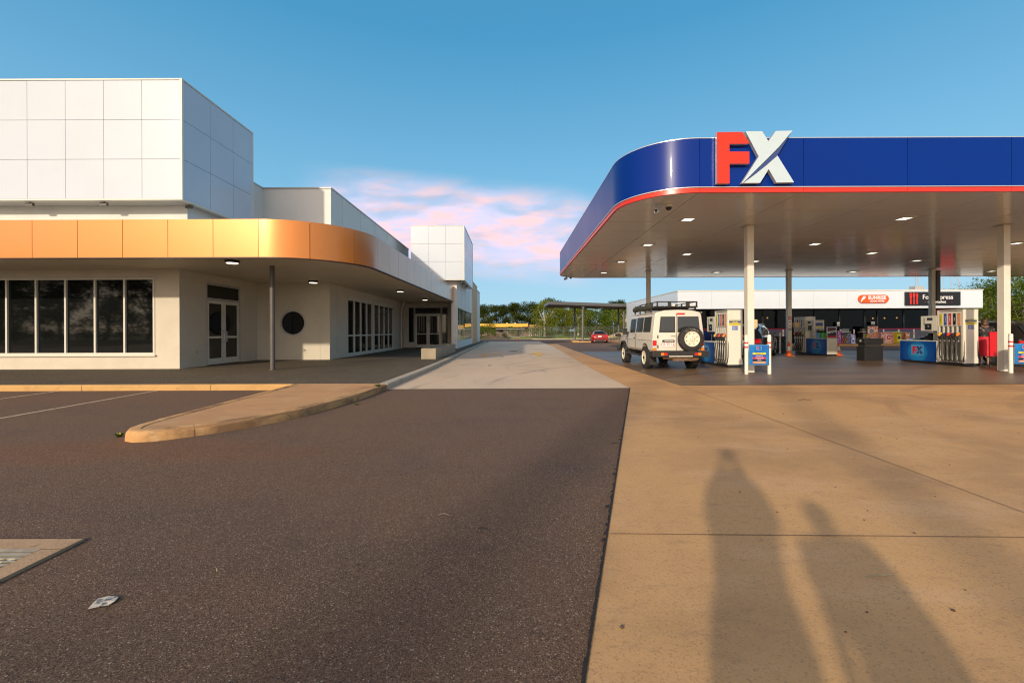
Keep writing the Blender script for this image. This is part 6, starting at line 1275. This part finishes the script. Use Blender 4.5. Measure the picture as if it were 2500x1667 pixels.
a = MB(); c0 = Vector((sum(p[0] for p in lp)/9, sum(p[1] for p in lp)/9, .014)); q = random.Random(9); k = len(lp); a.v = [(p[0], p[1], .006+q.uniform(0, .008)) for p in lp]+[tuple(c0)]
a.f = [[i, (i+1) % k, k] for i in range(k)]; a.m = [0]*k; tag(a.build('paper_scrap', mat('printed_paper', (.55, .50, .40), .7, var=1, scale=32, col2=(.16, .17, .17), thr=(.50, .56)), recalc=False), 'pale printed paper scrap lying on the asphalt right of the drain', 'litter')
def twig(lab, P, r_, m, cat='twig'):
    a = MB(); a.tube(P, r_, 5); tag(a.build('twig', m), lab, cat)
gt = mat('green_twig_mat', (.42, .40, .22), .7, var=.4, scale=20); p0, p1 = G(2108, 1413), G(2182, 1408)
twig('long thin green twig on the concrete near the bottom right', [(p0[0], p0[1], .014), ((p0[0]+p1[0])/2, p0[1]+.004, .02), (p1[0], p1[1], .014)], [.0018, .0025, .001], gt)
for i, (px, py, ln, lab) in enumerate(((1082, 1262, .05, 'small brown twig in the middle of the asphalt'), (1176, 1296, .035, 'short dark twig on the asphalt right of centre'), (1964, 978, .12, 'small dark leafy scrap on the concrete before the pumps'), (870, 1388, .02, 'tiny brown twig fragment on the asphalt left of centre'), (1500, 1085, .05, 'dark crumb of bitumen at the concrete edge'))):
    x, y = G(px, py); twig(lab, [(x-ln, y, .014), (x, y+.3*ln, .022), (x+ln, y-.1*ln, .014)], [.003, .005, .002], M_rubber if i else BK)
p0 = G(526, 1397); twig('tiny pale straw on the dark asphalt right of the paper scrap', [(p0[0]-.012, p0[1]+.02, .014), (p0[0], p0[1], .018), (p0[0]+.018, p0[1]-.02, .014)], [.0015, .002, .001], mat('straw_mat', (.55, .45, .22), .7, var=.2))
def tuft(lab, x, y, z, n, h, seed, yel=False):
    q = random.Random(seed); t = thing('weed_tuft', lab, 'weed', (x, y, z)); a = MB()
    for i in range(n):
        an = q.uniform(0, 6.28); r_ = q.uniform(0, .03); l = q.uniform(.4, 1)*h; o = q.uniform(.2, .9)*l; p = Vector((r_*math.cos(an), r_*math.sin(an), 0)); e = Vector((o*math.cos(an), o*math.sin(an), l*.7)); s_ = Vector((-math.sin(an), math.cos(an), 0))*.005
        a.poly([p-s_, p+s_, p+e*.6+s_*1.6+Vector((0, 0, l*.1)), p+e, p+e*.6-s_*1.6+Vector((0, 0, l*.1))])
    o = a.build('leaf', mat('weed_green', (.09, .15, .02), .6, var=.5, scale=20), t, recalc=False)
    if yel: b_ = MB(); [b_.ball((q.uniform(-.02, .03), q.uniform(-.03, .02), q.uniform(.03, .07)), .008, 6) for _ in range(4)]; b_.build('flower', M_yel, t)
x, y = G(293, 1066); tuft('weed tuft with yellow flowers at the rounded tip of the tan island', x-.02, y, .0, 34, .09, 1, True)
x, y = G(922, 943, .13); tuft('low green weed patch on top of the island where it meets the footpath', x, y, .13, 60, .09, 2)
x, y = G(866, 988); tuft('tiny weed in the gutter beside the long side of the island', x+.02, y, .0, 24, .06, 3)
mb = MB(); q = random.Random(33); mk = []
for i in range(230):
    x = q.uniform(-7, 8.5); y = 1.7+abs(q.gauss(0, 3.6)); s_ = q.uniform(.002, .006)*(1 if q.random() < .95 else 1.5)
    if (-5.2 < x < -2.7 and y > 5) or y > 10: continue
    z = .012 if x < .27+(y-1.65)*.295 else .018
    mb.ball((x, y, z-.008+s_*.4), s_, 4, 0, (1.3, 1, .7))
tag(mb.build('loose_grit', mat('grit', (.12, .085, .06), .9, var=1, scale=1.7, col2=(.03, .025, .02)), recalc=False), 'scattered small grit and crumbs lying on the asphalt and concrete', 'grit', kind='stuff')
